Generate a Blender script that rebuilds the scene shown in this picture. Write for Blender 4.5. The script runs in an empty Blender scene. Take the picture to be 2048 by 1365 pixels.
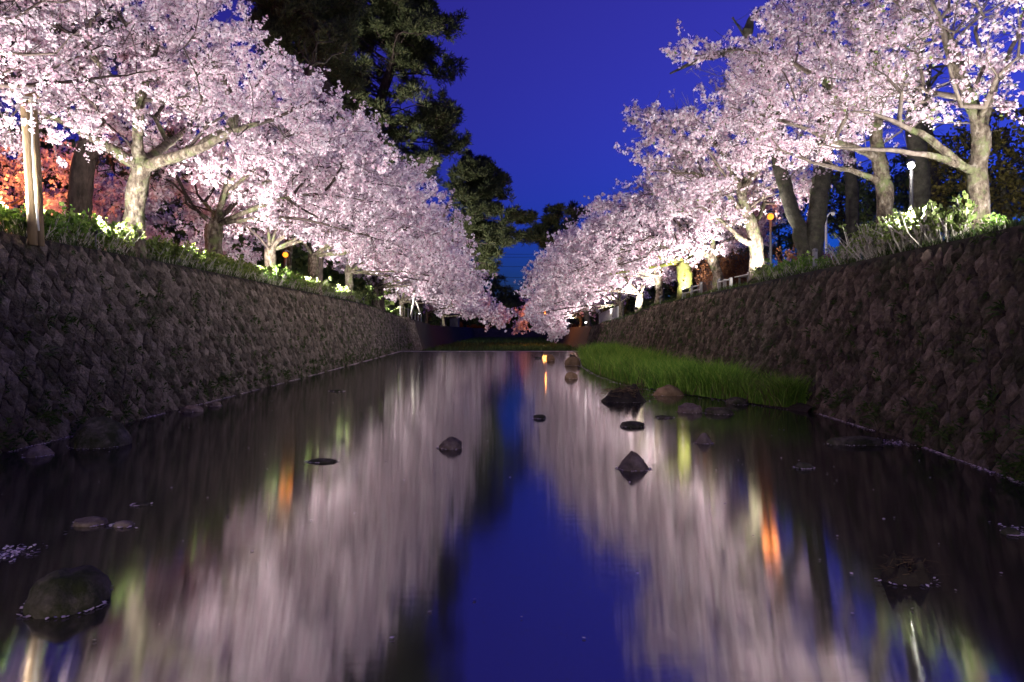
import bpy, math, random
import numpy as np
from mathutils import Vector, Matrix, noise

random.seed(7)
SC = bpy.context.scene
COL = SC.collection
R = math.radians

# ------------------------------------------------------------------ camera, sky, exposure
FPX, HORIZON, CAM_H = 1365.0, 660.0, 1.6           # photo is 2048 wide
cam_d = bpy.data.cameras.new('camera')
cam = bpy.data.objects.new('camera', cam_d)
COL.objects.link(cam)
cam_d.sensor_width = 36.0
cam_d.lens = 24.0
cam_d.shift_y = -(682.5 - HORIZON) / 2048.0
cam_d.clip_start = 0.05
cam_d.clip_end = 3000
cam.location = (0, 0, CAM_H)
cam.rotation_euler = (R(90), 0, 0)
SC.camera = cam

world = bpy.data.worlds.new('World')
SC.world = world
world.use_nodes = True
wn = world.node_tree
wn.nodes.clear()
w_out = wn.nodes.new('ShaderNodeOutputWorld')
w_bg = wn.nodes.new('ShaderNodeBackground')
w_sky = wn.nodes.new('ShaderNodeTexSky')
w_sky.sky_type = 'NISHITA'
w_sky.sun_disc = False
w_sky.sun_elevation = R(-1.5)
w_sky.sun_rotation = R(62)
w_sky.ozone_density = 10.0
w_tint = wn.nodes.new('ShaderNodeMix')
w_tint.data_type = 'RGBA'
w_tint.blend_type = 'MULTIPLY'
w_tint.inputs[0].default_value = 1.0
w_tint.inputs[7].default_value = (2.0, 1.75, 1.08, 1)
wn.links.new(w_sky.outputs[0], w_tint.inputs[6])
wn.links.new(w_tint.outputs[2], w_bg.inputs[0])
w_bg.inputs[1].default_value = 0.15
wn.links.new(w_bg.outputs[0], w_out.inputs[0])

SC.view_settings.view_transform = 'Standard'
SC.view_settings.look = 'None'
SC.view_settings.exposure = 3.6
SC.view_settings.gamma = 1.0
SC.view_settings.use_curve_mapping = False
SC.render.engine = 'CYCLES'
SC.cycles.use_denoising = True
SC.cycles.max_bounces = 4
SC.cycles.diffuse_bounces = 2
SC.cycles.glossy_bounces = 2
SC.cycles.transmission_bounces = 2
SC.cycles.sample_clamp_indirect = 1.0
SC.cycles.use_adaptive_sampling = True
SC.cycles.adaptive_threshold = 0.02

FLOOD_W = 162.0          # watt of one floodlight head


# ------------------------------------------------------------------ helpers
def at(px, py, d):
    """photo pixel + distance (m) -> world point"""
    return np.array([(px - 1024.0) / FPX * d, d, CAM_H + (HORIZON - py) / FPX * d])


def tag(o, label=None, cat=None, group=None, kind=None):
    if label:
        o['label'] = label
    if cat:
        o['category'] = cat
    if group:
        o['group'] = group
    if kind:
        o['kind'] = kind
    return o


def empty(name, loc, label, cat, group=None):
    o = bpy.data.objects.new(name, None)
    COL.objects.link(o)
    o.location = loc
    o.empty_display_size = 0.2
    return tag(o, label, cat, group)


def link(name, me, parent=None):
    o = bpy.data.objects.new(name, me)
    COL.objects.link(o)
    if parent is not None:
        o.parent = parent
        o.matrix_parent_inverse = Matrix.Translation(-Vector(parent.location))
    return o


def mesh(name, V, F, mat, smooth=True):
    """V (n,3); F list of index arrays (m,k)"""
    V = np.asarray(V, dtype=np.float32)
    if not isinstance(F, list):
        F = [F]
    F = [np.asarray(f, dtype=np.int32) for f in F if len(f)]
    me = bpy.data.meshes.new(name)
    me.vertices.add(len(V))
    me.vertices.foreach_set('co', V.ravel())
    loops = np.concatenate([f.ravel() for f in F])
    sizes = np.concatenate([np.full(len(f), f.shape[1], np.int32) for f in F])
    starts = np.concatenate([[0], np.cumsum(sizes)[:-1]]).astype(np.int32)
    me.loops.add(len(loops))
    me.loops.foreach_set('vertex_index', loops)
    me.polygons.add(len(sizes))
    me.polygons.foreach_set('loop_start', starts)
    me.polygons.foreach_set('use_smooth', np.full(len(sizes), bool(smooth)))
    me.update(calc_edges=True)
    if mat:
        me.materials.append(mat)
    return me


def obj(name, V, F, mat, parent=None, smooth=True):
    return link(name, mesh(name, V, F, mat, smooth), parent)


class MB:
    """collects simple shapes into one mesh"""
    def __init__(self):
        self.V, self.Q, self.T, self.n = [], [], [], 0

    def add(self, V, Q=None, T=None):
        V = np.asarray(V, float)
        if Q is not None and len(Q):
            self.Q.append(np.asarray(Q) + self.n)
        if T is not None and len(T):
            self.T.append(np.asarray(T) + self.n)
        self.V.append(V)
        self.n += len(V)
        return self

    def box(self, c, s, rz=0.0, rx=0.0, bev=0.0):
        hx, hy, hz = s[0] / 2, s[1] / 2, s[2] / 2
        b = min(bev, hx * .9, hy * .9, hz * .9)
        if b <= 0:
            V = np.array([[x, y, z] for z in (-hz, hz) for x, y in ((-hx, -hy), (hx, -hy), (hx, hy), (-hx, hy))])
            Q = [[3, 2, 1, 0], [4, 5, 6, 7], [0, 1, 5, 4], [1, 2, 6, 5], [2, 3, 7, 6], [3, 0, 4, 7]]
        else:
            rings = []
            for z, i in ((-hz, b), (-hz + b, 0), (hz - b, 0), (hz, b)):
                rings += [[-hx + i, -hy + i, z], [hx - i, -hy + i, z], [hx - i, hy - i, z], [-hx + i, hy - i, z]]
            V = np.array(rings)
            Q = [[3, 2, 1, 0], [12, 13, 14, 15]]
            for k in range(3):
                for j in range(4):
                    a = k * 4 + j
                    bb = k * 4 + (j + 1) % 4
                    Q.append([a, bb, bb + 4, a + 4])
        if rx:
            c_, s_ = math.cos(rx), math.sin(rx)
            V = V @ np.array([[1, 0, 0], [0, c_, -s_], [0, s_, c_]]).T
        if rz:
            c_, s_ = math.cos(rz), math.sin(rz)
            V = V @ np.array([[c_, -s_, 0], [s_, c_, 0], [0, 0, 1]]).T
        return self.add(V + np.asarray(c, float), Q)

    def tube(self, pts, rad, sides=8, cap=True):
        pts = np.asarray(pts, float)
        n = len(pts)
        rad = np.full(n, rad) if np.isscalar(rad) else np.asarray(rad, float)
        t = np.gradient(pts, axis=0)
        t /= np.linalg.norm(t, axis=1)[:, None] + 1e-9
        u, v = basis(t)
        a = np.arange(sides) / sides * 2 * math.pi
        V = (pts[:, None, :] + rad[:, None, None] * (np.cos(a)[None, :, None] * u[:, None, :] + np.sin(a)[None, :, None] * v[:, None, :])).reshape(-1, 3)
        Q = []
        for i in range(n - 1):
            for j in range(sides):
                k = (j + 1) % sides
                Q.append([i * sides + j, i * sides + k, (i + 1) * sides + k, (i + 1) * sides + j])
        T = []
        if cap:
            V = np.vstack([V, pts[0], pts[-1]])
            for j in range(sides):
                k = (j + 1) % sides
                T.append([n * sides, k, j])
                T.append([n * sides + 1, (n - 1) * sides + j, (n - 1) * sides + k])
        return self.add(V, Q, T)

    def build(self, name, mat, parent=None, smooth=False):
        F = []
        if self.Q:
            F.append(np.vstack(self.Q))
        if self.T:
            F.append(np.vstack(self.T))
        return obj(name, np.vstack(self.V), F, mat, parent, smooth)


REF = np.array([0.371, 0.812, -0.451])


def basis(t):
    u = np.cross(t, REF)
    u /= np.linalg.norm(u, axis=-1, keepdims=True) + 1e-9
    v = np.cross(t, u)
    return u, v


def unit(rng, n):
    v = rng.normal(size=(n, 3))
    return v / (np.linalg.norm(v, axis=1, keepdims=True) + 1e-9)


# ------------------------------------------------------------------ materials
def new_mat(name):
    m = bpy.data.materials.new(name)
    m.use_nodes = True
    nt = m.node_tree
    nt.nodes.clear()
    return m, nt


def nd(nt, kind, **kw):
    n = nt.nodes.new(kind)
    for k, v in kw.items():
        if k.startswith('i_'):
            n.inputs[k[2:].replace('_', ' ')].default_value = v
        else:
            setattr(n, k, v)
    return n


def ramp(nt, stops):
    r = nt.nodes.new('ShaderNodeValToRGB')
    e = r.color_ramp.elements
    while len(e) < len(stops):
        e.new(0.5)
    for el, (p, c) in zip(e, stops):
        el.position = p
        el.color = (c[0], c[1], c[2], 1)
    return r


def surface_mat(name, stops, scale=4.0, detail=8.0, rough=0.85, bump=0.3, bump_scale=18.0, bump_dist=0.02, stretch=(1, 1, 1),
                spec=0.2, rand=0.0, moss=None, moss_scale=1.2, moss_lo=.55, moss_hi=.7, island=False, nrough=.65):
    m, nt = new_mat(name)
    L = nt.links.new
    out = nd(nt, 'ShaderNodeOutputMaterial')
    bs = nd(nt, 'ShaderNodeBsdfPrincipled')
    bs.inputs['Roughness'].default_value = rough
    bs.inputs['Specular IOR Level'].default_value = spec
    tc = nd(nt, 'ShaderNodeTexCoord')
    geo = nd(nt, 'ShaderNodeNewGeometry')
    mp = nd(nt, 'ShaderNodeMapping')
    mp.inputs['Scale'].default_value = stretch
    L(geo.outputs['Position'], mp.inputs[0])
    n1 = nd(nt, 'ShaderNodeTexNoise')
    n1.inputs['Scale'].default_value = scale
    n1.inputs['Detail'].default_value = detail
    n1.inputs['Roughness'].default_value = nrough
    L(mp.outputs[0], n1.inputs['Vector'])
    fac = n1.outputs[0]
    if rand:
        src = geo.outputs['Random Per Island'] if island else nd(nt, 'ShaderNodeObjectInfo').outputs['Random']
        a = nd(nt, 'ShaderNodeMath', operation='MULTIPLY_ADD')
        a.inputs[1].default_value = rand
        a.inputs[2].default_value = -rand / 2
        L(src, a.inputs[0])
        b = nd(nt, 'ShaderNodeMath', operation='ADD')
        L(fac, b.inputs[0])
        L(a.outputs[0], b.inputs[1])
        fac = b.outputs[0]
    cr = ramp(nt, stops)
    L(fac, cr.inputs[0])
    colr = cr.outputs[0]
    if moss is not None:
        n3 = nd(nt, 'ShaderNodeTexNoise')
        n3.inputs['Scale'].default_value = moss_scale
        n3.inputs['Detail'].default_value = 7
        n3.inputs['Roughness'].default_value = .7
        L(geo.outputs['Position'], n3.inputs['Vector'])
        mr = nd(nt, 'ShaderNodeMapRange')
        mr.inputs[1].default_value = moss_lo
        mr.inputs[2].default_value = moss_hi
        L(n3.outputs[0], mr.inputs[0])
        mx = nd(nt, 'ShaderNodeMix', data_type='RGBA')
        L(mr.outputs[0], mx.inputs[0])
        L(colr, mx.inputs[6])
        mx.inputs[7].default_value = (*moss, 1)
        colr = mx.outputs[2]
    L(colr, bs.inputs['Base Color'])
    n2 = nd(nt, 'ShaderNodeTexNoise')
    n2.inputs['Scale'].default_value = bump_scale
    n2.inputs['Detail'].default_value = 8
    n2.inputs['Roughness'].default_value = .7
    L(mp.outputs[0], n2.inputs['Vector'])
    bp = nd(nt, 'ShaderNodeBump')
    bp.inputs['Strength'].default_value = bump
    bp.inputs['Distance'].default_value = bump_dist
    L(n2.outputs[0], bp.inputs['Height'])
    L(bp.outputs[0], bs.inputs['Normal'])
    L(bs.outputs[0], out.inputs[0])
    return m


def leaf_mat(name, stops, trans=.35, rough=.6, spec=.25, tcol=None):
    """thin foliage or petals: each face island has its own tint, light passes through"""
    m, nt = new_mat(name)
    L = nt.links.new
    out = nd(nt, 'ShaderNodeOutputMaterial')
    geo = nd(nt, 'ShaderNodeNewGeometry')
    cr = ramp(nt, stops)
    L(geo.outputs['Random Per Island'], cr.inputs[0])
    bs = nd(nt, 'ShaderNodeBsdfPrincipled')
    bs.inputs['Roughness'].default_value = rough
    bs.inputs['Specular IOR Level'].default_value = spec
    L(cr.outputs[0], bs.inputs['Base Color'])
    tr = nd(nt, 'ShaderNodeBsdfTranslucent')
    if tcol:
        mx2 = nd(nt, 'ShaderNodeMix', data_type='RGBA', blend_type='MULTIPLY')
        mx2.inputs[0].default_value = 1
        L(cr.outputs[0], mx2.inputs[6])
        mx2.inputs[7].default_value = (*tcol, 1)
        L(mx2.outputs[2], tr.inputs[0])
    else:
        L(cr.outputs[0], tr.inputs[0])
    mx = nd(nt, 'ShaderNodeMixShader')
    mx.inputs[0].default_value = trans
    L(bs.outputs[0], mx.inputs[1])
    L(tr.outputs[0], mx.inputs[2])
    L(mx.outputs[0], out.inputs[0])
    return m


def plain_mat(name, col, rough=.5, metal=0.0, spec=.4):
    return surface_mat(name, [(.3, [c * .8 for c in col]), (.7, [min(1, c * 1.1) for c in col])], scale=9, rough=rough, bump=.08, spec=spec)


def emit_mat(name, col, strength):
    m, nt = new_mat(name)
    out = nd(nt, 'ShaderNodeOutputMaterial')
    e = nd(nt, 'ShaderNodeEmission')
    e.inputs[0].default_value = (*col, 1)
    e.inputs[1].default_value = strength
    nt.links.new(e.outputs[0], out.inputs[0])
    return m


M = {}
M['blossom'] = leaf_mat('cherry_blossom', [(0, (.60, .37, .45)), (.25, (.80, .61, .675)), (.6, (.90, .77, .815)), (1, (.96, .91, .92))], trans=.4, spec=.1)
M['petal'] = leaf_mat('fallen_petal', [(0, (.72, .55, .62)), (1, (.88, .78, .82))], trans=.1, spec=.1)
M['bark'] = surface_mat('cherry_bark', [(.34, (.035, .026, .02)), (.46, (.11, .085, .06)), (.56, (.20, .165, .12)), (.66, (.34, .30, .24))], scale=11, bump=1.0, bump_scale=20, bump_dist=.05,
                        stretch=(1, 1, .6), moss=(.15, .18, .07), moss_scale=3.2, moss_lo=.5, moss_hi=.66)
M['bark_moss'] = surface_mat('mossy_bark', [(.25, (.07, .06, .03)), (.5, (.14, .13, .05)), (.75, (.24, .23, .10))], scale=7, bump=.9, bump_scale=14, bump_dist=.03,
                             moss=(.20, .22, .04), moss_scale=2.4, moss_lo=.4, moss_hi=.6)
M['twig'] = surface_mat('cherry_twig_bark', [(.3, (.04, .028, .024)), (.7, (.11, .085, .07))], scale=12, bump=.4, bump_scale=40, bump_dist=.006)
M['twig_lit'] = surface_mat('lit_cherry_twig_bark', [(.3, (.09, .07, .055)), (.7, (.26, .215, .17))], scale=12, bump=.4, bump_scale=40, bump_dist=.006)  # lighter copy of the twig bark, floodlight put into its colour
M['bark_dark'] = surface_mat('pine_bark', [(.3, (.02, .015, .012)), (.55, (.07, .05, .04)), (.8, (.14, .10, .08))], scale=9, bump=1.0, bump_scale=11, bump_dist=.05, stretch=(1, 1, .35))
M['bark_grey'] = surface_mat('old_trunk_bark', [(.3, (.03, .027, .02)), (.55, (.075, .07, .05)), (.8, (.15, .13, .10))], scale=6, bump=.9, bump_scale=13, bump_dist=.03,
                             moss=(.07, .085, .03), moss_scale=2.5)
M['needle'] = leaf_mat('pine_needle', [(0, (.04, .055, .02)), (.6, (.08, .095, .035)), (1, (.14, .14, .06))], trans=.15, spec=.2)
M['leaf'] = leaf_mat('shrub_leaf', [(0, (.10, .20, .03)), (.6, (.18, .32, .05)), (1, (.30, .42, .10))], trans=.35, spec=.3)
M['leaf_dark'] = leaf_mat('dull_shrub_leaf', [(0, (.06, .10, .022)), (.6, (.12, .17, .04)), (1, (.20, .24, .07))], trans=.3, spec=.3)
M['leaf_hedge'] = leaf_mat('hedge_leaf', [(0, (.10, .16, .03)), (.6, (.20, .28, .055)), (1, (.33, .39, .11))], trans=.3, spec=.3)
M['leaf_pale'] = leaf_mat('young_hydrangea_leaf', [(0, (.14, .21, .05)), (.6, (.24, .32, .09)), (1, (.36, .43, .17))], trans=.4, spec=.3)
M['leaf_rust'] = leaf_mat('rusty_leaf', [(0, (.10, .04, .015)), (.6, (.20, .08, .03)), (1, (.30, .14, .05))], trans=.3)
M['leaf_olive'] = leaf_mat('olive_leaf', [(0, (.07, .065, .015)), (.6, (.15, .13, .03)), (1, (.24, .20, .05))], trans=.3)
M['stem_pale'] = surface_mat('pale_stem', [(.3, (.34, .31, .24)), (.7, (.58, .55, .47))], scale=14, bump=.2, bump_scale=40, bump_dist=.004)
M['stem_red'] = surface_mat('rusty_stem', [(.3, (.12, .05, .03)), (.7, (.25, .11, .07))], scale=14, bump=.2, bump_scale=40, bump_dist=.004)
M['grass'] = leaf_mat('river_grass', [(0, (.08, .19, .02)), (.6, (.19, .38, .04)), (1, (.36, .52, .09))], trans=.35, spec=.25)
M['dry_grass'] = leaf_mat('dry_grass', [(0, (.08, .05, .03)), (.6, (.17, .11, .06)), (1, (.26, .18, .10))], trans=.2)
M['weed'] = leaf_mat('wall_weed', [(0, (.03, .06, .012)), (.6, (.06, .10, .02)), (1, (.10, .14, .035))], trans=.3)
M['stone'] = surface_mat('wall_stone', [(.22, (.05, .039, .029)), (.42, (.145, .117, .09)), (.60, (.28, .23, .18)), (.8, (.48, .41, .335))], scale=7, bump=1.0, bump_scale=24, bump_dist=.12,
                         rand=.30, nrough=.82, rough=.9, moss=(.05, .058, .026), moss_scale=2.2, moss_lo=.52, moss_hi=.66)
M['stone_mass'] = surface_mat('wall_stone_far', [(.22, (.05, .039, .029)), (.42, (.145, .117, .09)), (.60, (.28, .23, .18)), (.8, (.48, .41, .335))], scale=7, bump=1.0, bump_scale=24,
                              bump_dist=.12, rand=.30, nrough=.82, rough=.9, moss=(.05, .058, .026), moss_scale=2.2, moss_lo=.52, moss_hi=.66, island=True)
M['stone_r'] = surface_mat('wall_stone_brown', [(.22, (.034, .025, .019)), (.42, (.112, .083, .063)), (.60, (.22, .165, .125)), (.8, (.38, .305, .24))], scale=7, bump=1.0, bump_scale=24,
                           bump_dist=.12, rand=.30, nrough=.82, rough=.9, moss=(.05, .058, .026), moss_scale=1.4, moss_lo=.5, moss_hi=.66)
M['stone_r_mass'] = surface_mat('wall_stone_brown_far', [(.22, (.034, .025, .019)), (.42, (.112, .083, .063)), (.60, (.22, .165, .125)), (.8, (.38, .305, .24))], scale=7, bump=1.0,
                                bump_scale=24, bump_dist=.12, rand=.30, nrough=.82, rough=.9, moss=(.05, .058, .026), moss_scale=1.4, moss_lo=.5, moss_hi=.66, island=True)
M['mortar'] = surface_mat('wall_joint_soil', [(.3, (.012, .010, .008)), (.7, (.045, .036, .03))], scale=6, bump=1.0, bump_scale=9, bump_dist=.06, moss=(.04, .05, .02))
M['earth'] = surface_mat('bank_earth', [(.3, (.045, .035, .02)), (.6, (.09, .075, .04)), (.8, (.13, .12, .06))], scale=1.2, bump=.8, bump_scale=12, bump_dist=.04, moss=(.05, .08, .02), moss_scale=.8)
M['mud'] = surface_mat('river_mud', [(.3, (.02, .016, .012)), (.7, (.06, .048, .035))], scale=5, bump=.8, bump_scale=14, bump_dist=.04, rough=.6)
M['rock'] = surface_mat('river_rock', [(.3, (.07, .055, .045)), (.5, (.19, .145, .115)), (.7, (.33, .265, .22))], scale=7, bump=.8, bump_scale=26, bump_dist=.02, rough=.8)
M['rock_tan'] = surface_mat('tan_river_rock', [(.25, (.12, .075, .04)), (.5, (.24, .16, .09)), (.8, (.36, .26, .16))], scale=6, bump=.7, bump_scale=20, bump_dist=.03)
M['rock_moss'] = surface_mat('mossy_river_rock', [(.3, (.04, .036, .025)), (.5, (.10, .088, .065)), (.7, (.19, .16, .125))], scale=9, bump=.9, bump_scale=30, bump_dist=.02,
                             moss=(.035, .042, .014), moss_scale=5, moss_lo=.42, moss_hi=.6)
M['concrete'] = surface_mat('weir_concrete', [(.3, (.16, .14, .13)), (.7, (.30, .28, .26))], scale=3, bump=.4, bump_scale=25, bump_dist=.01)
M['wood'] = surface_mat('pole_wood', [(.3, (.13, .09, .05)), (.6, (.25, .18, .10)), (.8, (.34, .26, .16))], scale=8, bump=.5, bump_scale=30, bump_dist=.01, stretch=(1, 1, .12))
M['white_paint'] = plain_mat('white_paint', (.68, .66, .62), .6)
M['fence_paint'] = plain_mat('weathered_fence_paint', (.38, .37, .35), .7)
M['rope'] = plain_mat('white_rope', (.7, .68, .64), .8)
M['metal'] = plain_mat('grey_metal', (.22, .22, .23), .45)
M['black_metal'] = plain_mat('dark_metal', (.035, .035, .04), .45)
M['rust_paint'] = plain_mat('rust_paint', (.16, .06, .04), .6)
M['dark_wall'] = plain_mat('dark_plaster', (.07, .06, .06), .8)
M['wire'] = plain_mat('wire_sheath', (.02, .02, .022), .6)
M['lens_on'] = emit_mat('floodlight_lens', (1, .95, .88), .05)
M['lens_glare'] = emit_mat('glaring_floodlight_lens', (1, .96, .9), 3.0)
M['lamp_white'] = emit_mat('white_lamp_glow', (1, .96, .88), 8)
M['lamp_orange'] = emit_mat('sodium_lamp_glow', (1, .24, .02), .28)


def water_mat():
    m, nt = new_mat('river_water')
    L = nt.links.new
    out = nd(nt, 'ShaderNodeOutputMaterial')
    bs = nd(nt, 'ShaderNodeBsdfPrincipled')
    bs.inputs['Base Color'].default_value = (.028, .024, .018, 1)
    bs.inputs['Roughness'].default_value = .07
    bs.inputs['IOR'].default_value = 4.2
    bs.inputs['Specular IOR Level'].default_value = .5
    geo = nd(nt, 'ShaderNodeNewGeometry')
    mp = nd(nt, 'ShaderNodeMapping')
    mp.inputs['Scale'].default_value = (.9, 3.0, 1)
    L(geo.outputs['Position'], mp.inputs[0])
    n = nd(nt, 'ShaderNodeTexNoise')
    n.inputs['Scale'].default_value = 2.6
    n.inputs['Detail'].default_value = 3
    L(mp.outputs[0], n.inputs['Vector'])
    b = nd(nt, 'ShaderNodeBump')
    b.inputs['Strength'].default_value = .012
    b.inputs['Distance'].default_value = .03
    L(n.outputs[0], b.inputs['Height'])
    L(b.outputs[0], bs.inputs['Normal'])
    tg = nd(nt, 'ShaderNodeTangent', direction_type='UV_MAP')
    L(tg.outputs[0], bs.inputs['Tangent'])
    bs.inputs['Anisotropic'].default_value = .97
    bs.inputs['Anisotropic Rotation'].default_value = .25
    L(bs.outputs[0], out.inputs[0])
    return m


M['water'] = water_mat()


# ------------------------------------------------------------------ river profile
WEIR_Y = 50.6


def interp(y, tab):
    return np.interp(y, [t[0] for t in tab], [t[1] for t in tab])


LF = [(-40, -6.6), (9, -6.65), (15, -6.75), (22, -7.0), (34, -7.5), (50, -8.3), (80, -8.7), (300, -8.7)]
LT = [(-40, 3.05), (10, 3.08), (16, 3.13), (41, 3.16), (52, 2.86), (65, 2.6), (81, 2.13), (300, 2.05)]
RF = [(-40, 5.2), (7, 5.37), (10, 5.75), (14, 5.95), (25, 6.25), (36, 6.5), (65, 6.9), (300, 7.3)]
RT = [(-40, 2.95), (8, 2.96), (14, 2.98), (25, 2.96), (36, 2.87), (41, 2.58), (47, 2.39), (65, 1.95), (300, 1.9)]
BATTER = 0.29        # run per metre of rise


def foot(side, y):
    return interp(y, LF if side < 0 else RF)


def topz(side, y):
    return interp(y, LT if side < 0 else RT)


def topx(side, y):
    return foot(side, y) + side * BATTER * topz(side, y)


def bank_z(side, x, y):
    e = abs(x) - abs(topx(side, y))
    return topz(side, y) + 0.10 * (1 - math.exp(-max(0, e) / 2.0)) + .06 * math.sin(x * .7 + y * .4) * min(1, max(0, e) / 2)


def build_ground():
    ys = np.concatenate([np.arange(-60, 0, 6), np.arange(0, 60, 1.5), np.arange(60, 130, 4), np.arange(130, 160, 10), [160, 162], np.arange(175, 300, 15), [300, 400, 600, 900]])
    offs = [0.32, 0.5, 1.0, 2.0, 3.5, 6, 10, 18, 35, 80, 200, 700]
    V = []
    for y in ys:
        row = []
        bed = -0.55 if y < WEIR_Y else (-0.6 if y < 161 else 1.9)
        xl, xr = topx(-1, y), topx(1, y)
        for o in offs[::-1]:
            x = xl - o
            row.append((x, y, bank_z(-1, x, y) - (0.02 if o > .32 else .02)))
        row.append((xl - 0.31, y, bed))
        for t in np.linspace(0.1, .9, 7):
            row.append((xl + (xr - xl) * t, y, bed + .05 * math.sin(7 * t + y)))
        row.append((xr + 0.31, y, bed))
        for o in offs:
            x = xr + o
            row.append((x, y, bank_z(1, x, y) - .02))
        V.append(row)
    V = np.array(V)
    n, m = V.shape[:2]
    i, j = np.meshgrid(np.arange(n - 1), np.arange(m - 1), indexing='ij')
    a = (i * m + j).ravel()
    F = np.stack([a, a + 1, a + m + 1, a + m], 1)
    tag(obj('ground', V.reshape(-1, 3), F, M['earth']), 'dark earth of both river banks and the river bed', kind='structure')


build_ground()

# water sheet
ys = np.linspace(-40, WEIR_Y, 60)
V, F = [], []
for y in ys:
    V += [(foot(-1, y) - .18, y, 0), (foot(1, y) + .18, y, 0)]
for k in range(len(ys) - 1):
    F.append([2 * k, 2 * k + 1, 2 * k + 3, 2 * k + 2])
wo = obj('river_water', V, np.array(F), M['water'])
uvl = wo.data.uv_layers.new(name='UVMap')
co = np.array(V)[np.array(F).ravel()][:, :2] * .1
uvl.data.foreach_set('uv', co.astype(np.float32).ravel())
tag(wo, 'still dark river water mirroring the blossoms and the blue sky', kind='structure')

# weir sill
mb = MB()
xl, xr = foot(-1, WEIR_Y) - .2, foot(1, WEIR_Y) + .2
mb.box(((xl + xr) / 2, WEIR_Y + .3, -.29), (xr - xl, .6, .62), bev=.02)
tag(mb.build('weir', M['concrete']), 'low straight concrete weir sill across the river far end', 'weir')
SILL_TOP = 0.02


# ------------------------------------------------------------------ retaining walls
def wall_point(side, y, t, off=0.0):
    """t metres up the slope from water level; off metres out of the face"""
    h = t / math.sqrt(1 + BATTER ** 2)
    k = 1 / math.sqrt(1 + BATTER ** 2)
    return np.array([foot(side, y) + side * BATTER * h - side * off * k, y, h + off * BATTER * k])


def stone_variant(rng, d, stretch, low=False):
    """a rough split stone: u along wall, v up the slope, n out of the wall"""
    c = np.array([[0, -d / 2], [d / 4, -d / 4], [d / 2, 0], [d / 4, d / 4], [0, d / 2], [-d / 4, d / 4], [-d / 2, 0], [-d / 4, -d / 4]], float)
    c[:, 1] *= stretch
    c *= .945
    c[1::2] *= rng.uniform(.92, 1.08, (4, 1))
    c += rng.normal(0, d * .022, c.shape)
    tilt = rng.normal([.16, -.12], [.15, .13])
    base = rng.uniform(.025, .055)
    V = [(*p, -.08) for p in c]
    for s, h in (((.90, .15), (.55, 1.0)) if not low else ((.80, .7),)):
        for p in c:
            q = p * s + rng.normal(0, d * .035, 2)
            V.append((q[0], q[1], base * h + h * (q @ tilt) + rng.normal(0, .010)))
    ctr = rng.normal(0, d * .08, 2)
    V.append((ctr[0], ctr[1], base + rng.uniform(-.005, .035) + ctr @ tilt))
    Q, T = [], []
    nr = 1 if low else 2
    for k in range(nr):
        for j in range(8):
            a, b = k * 8 + j, k * 8 + (j + 1) % 8
            Q.append((a, b, b + 8, a + 8))
    for j in range(8):
        T.append((nr * 8 + j, nr * 8 + (j + 1) % 8, nr * 8 + 8))
    return np.array(V), np.array(Q), np.array(T)


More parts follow.
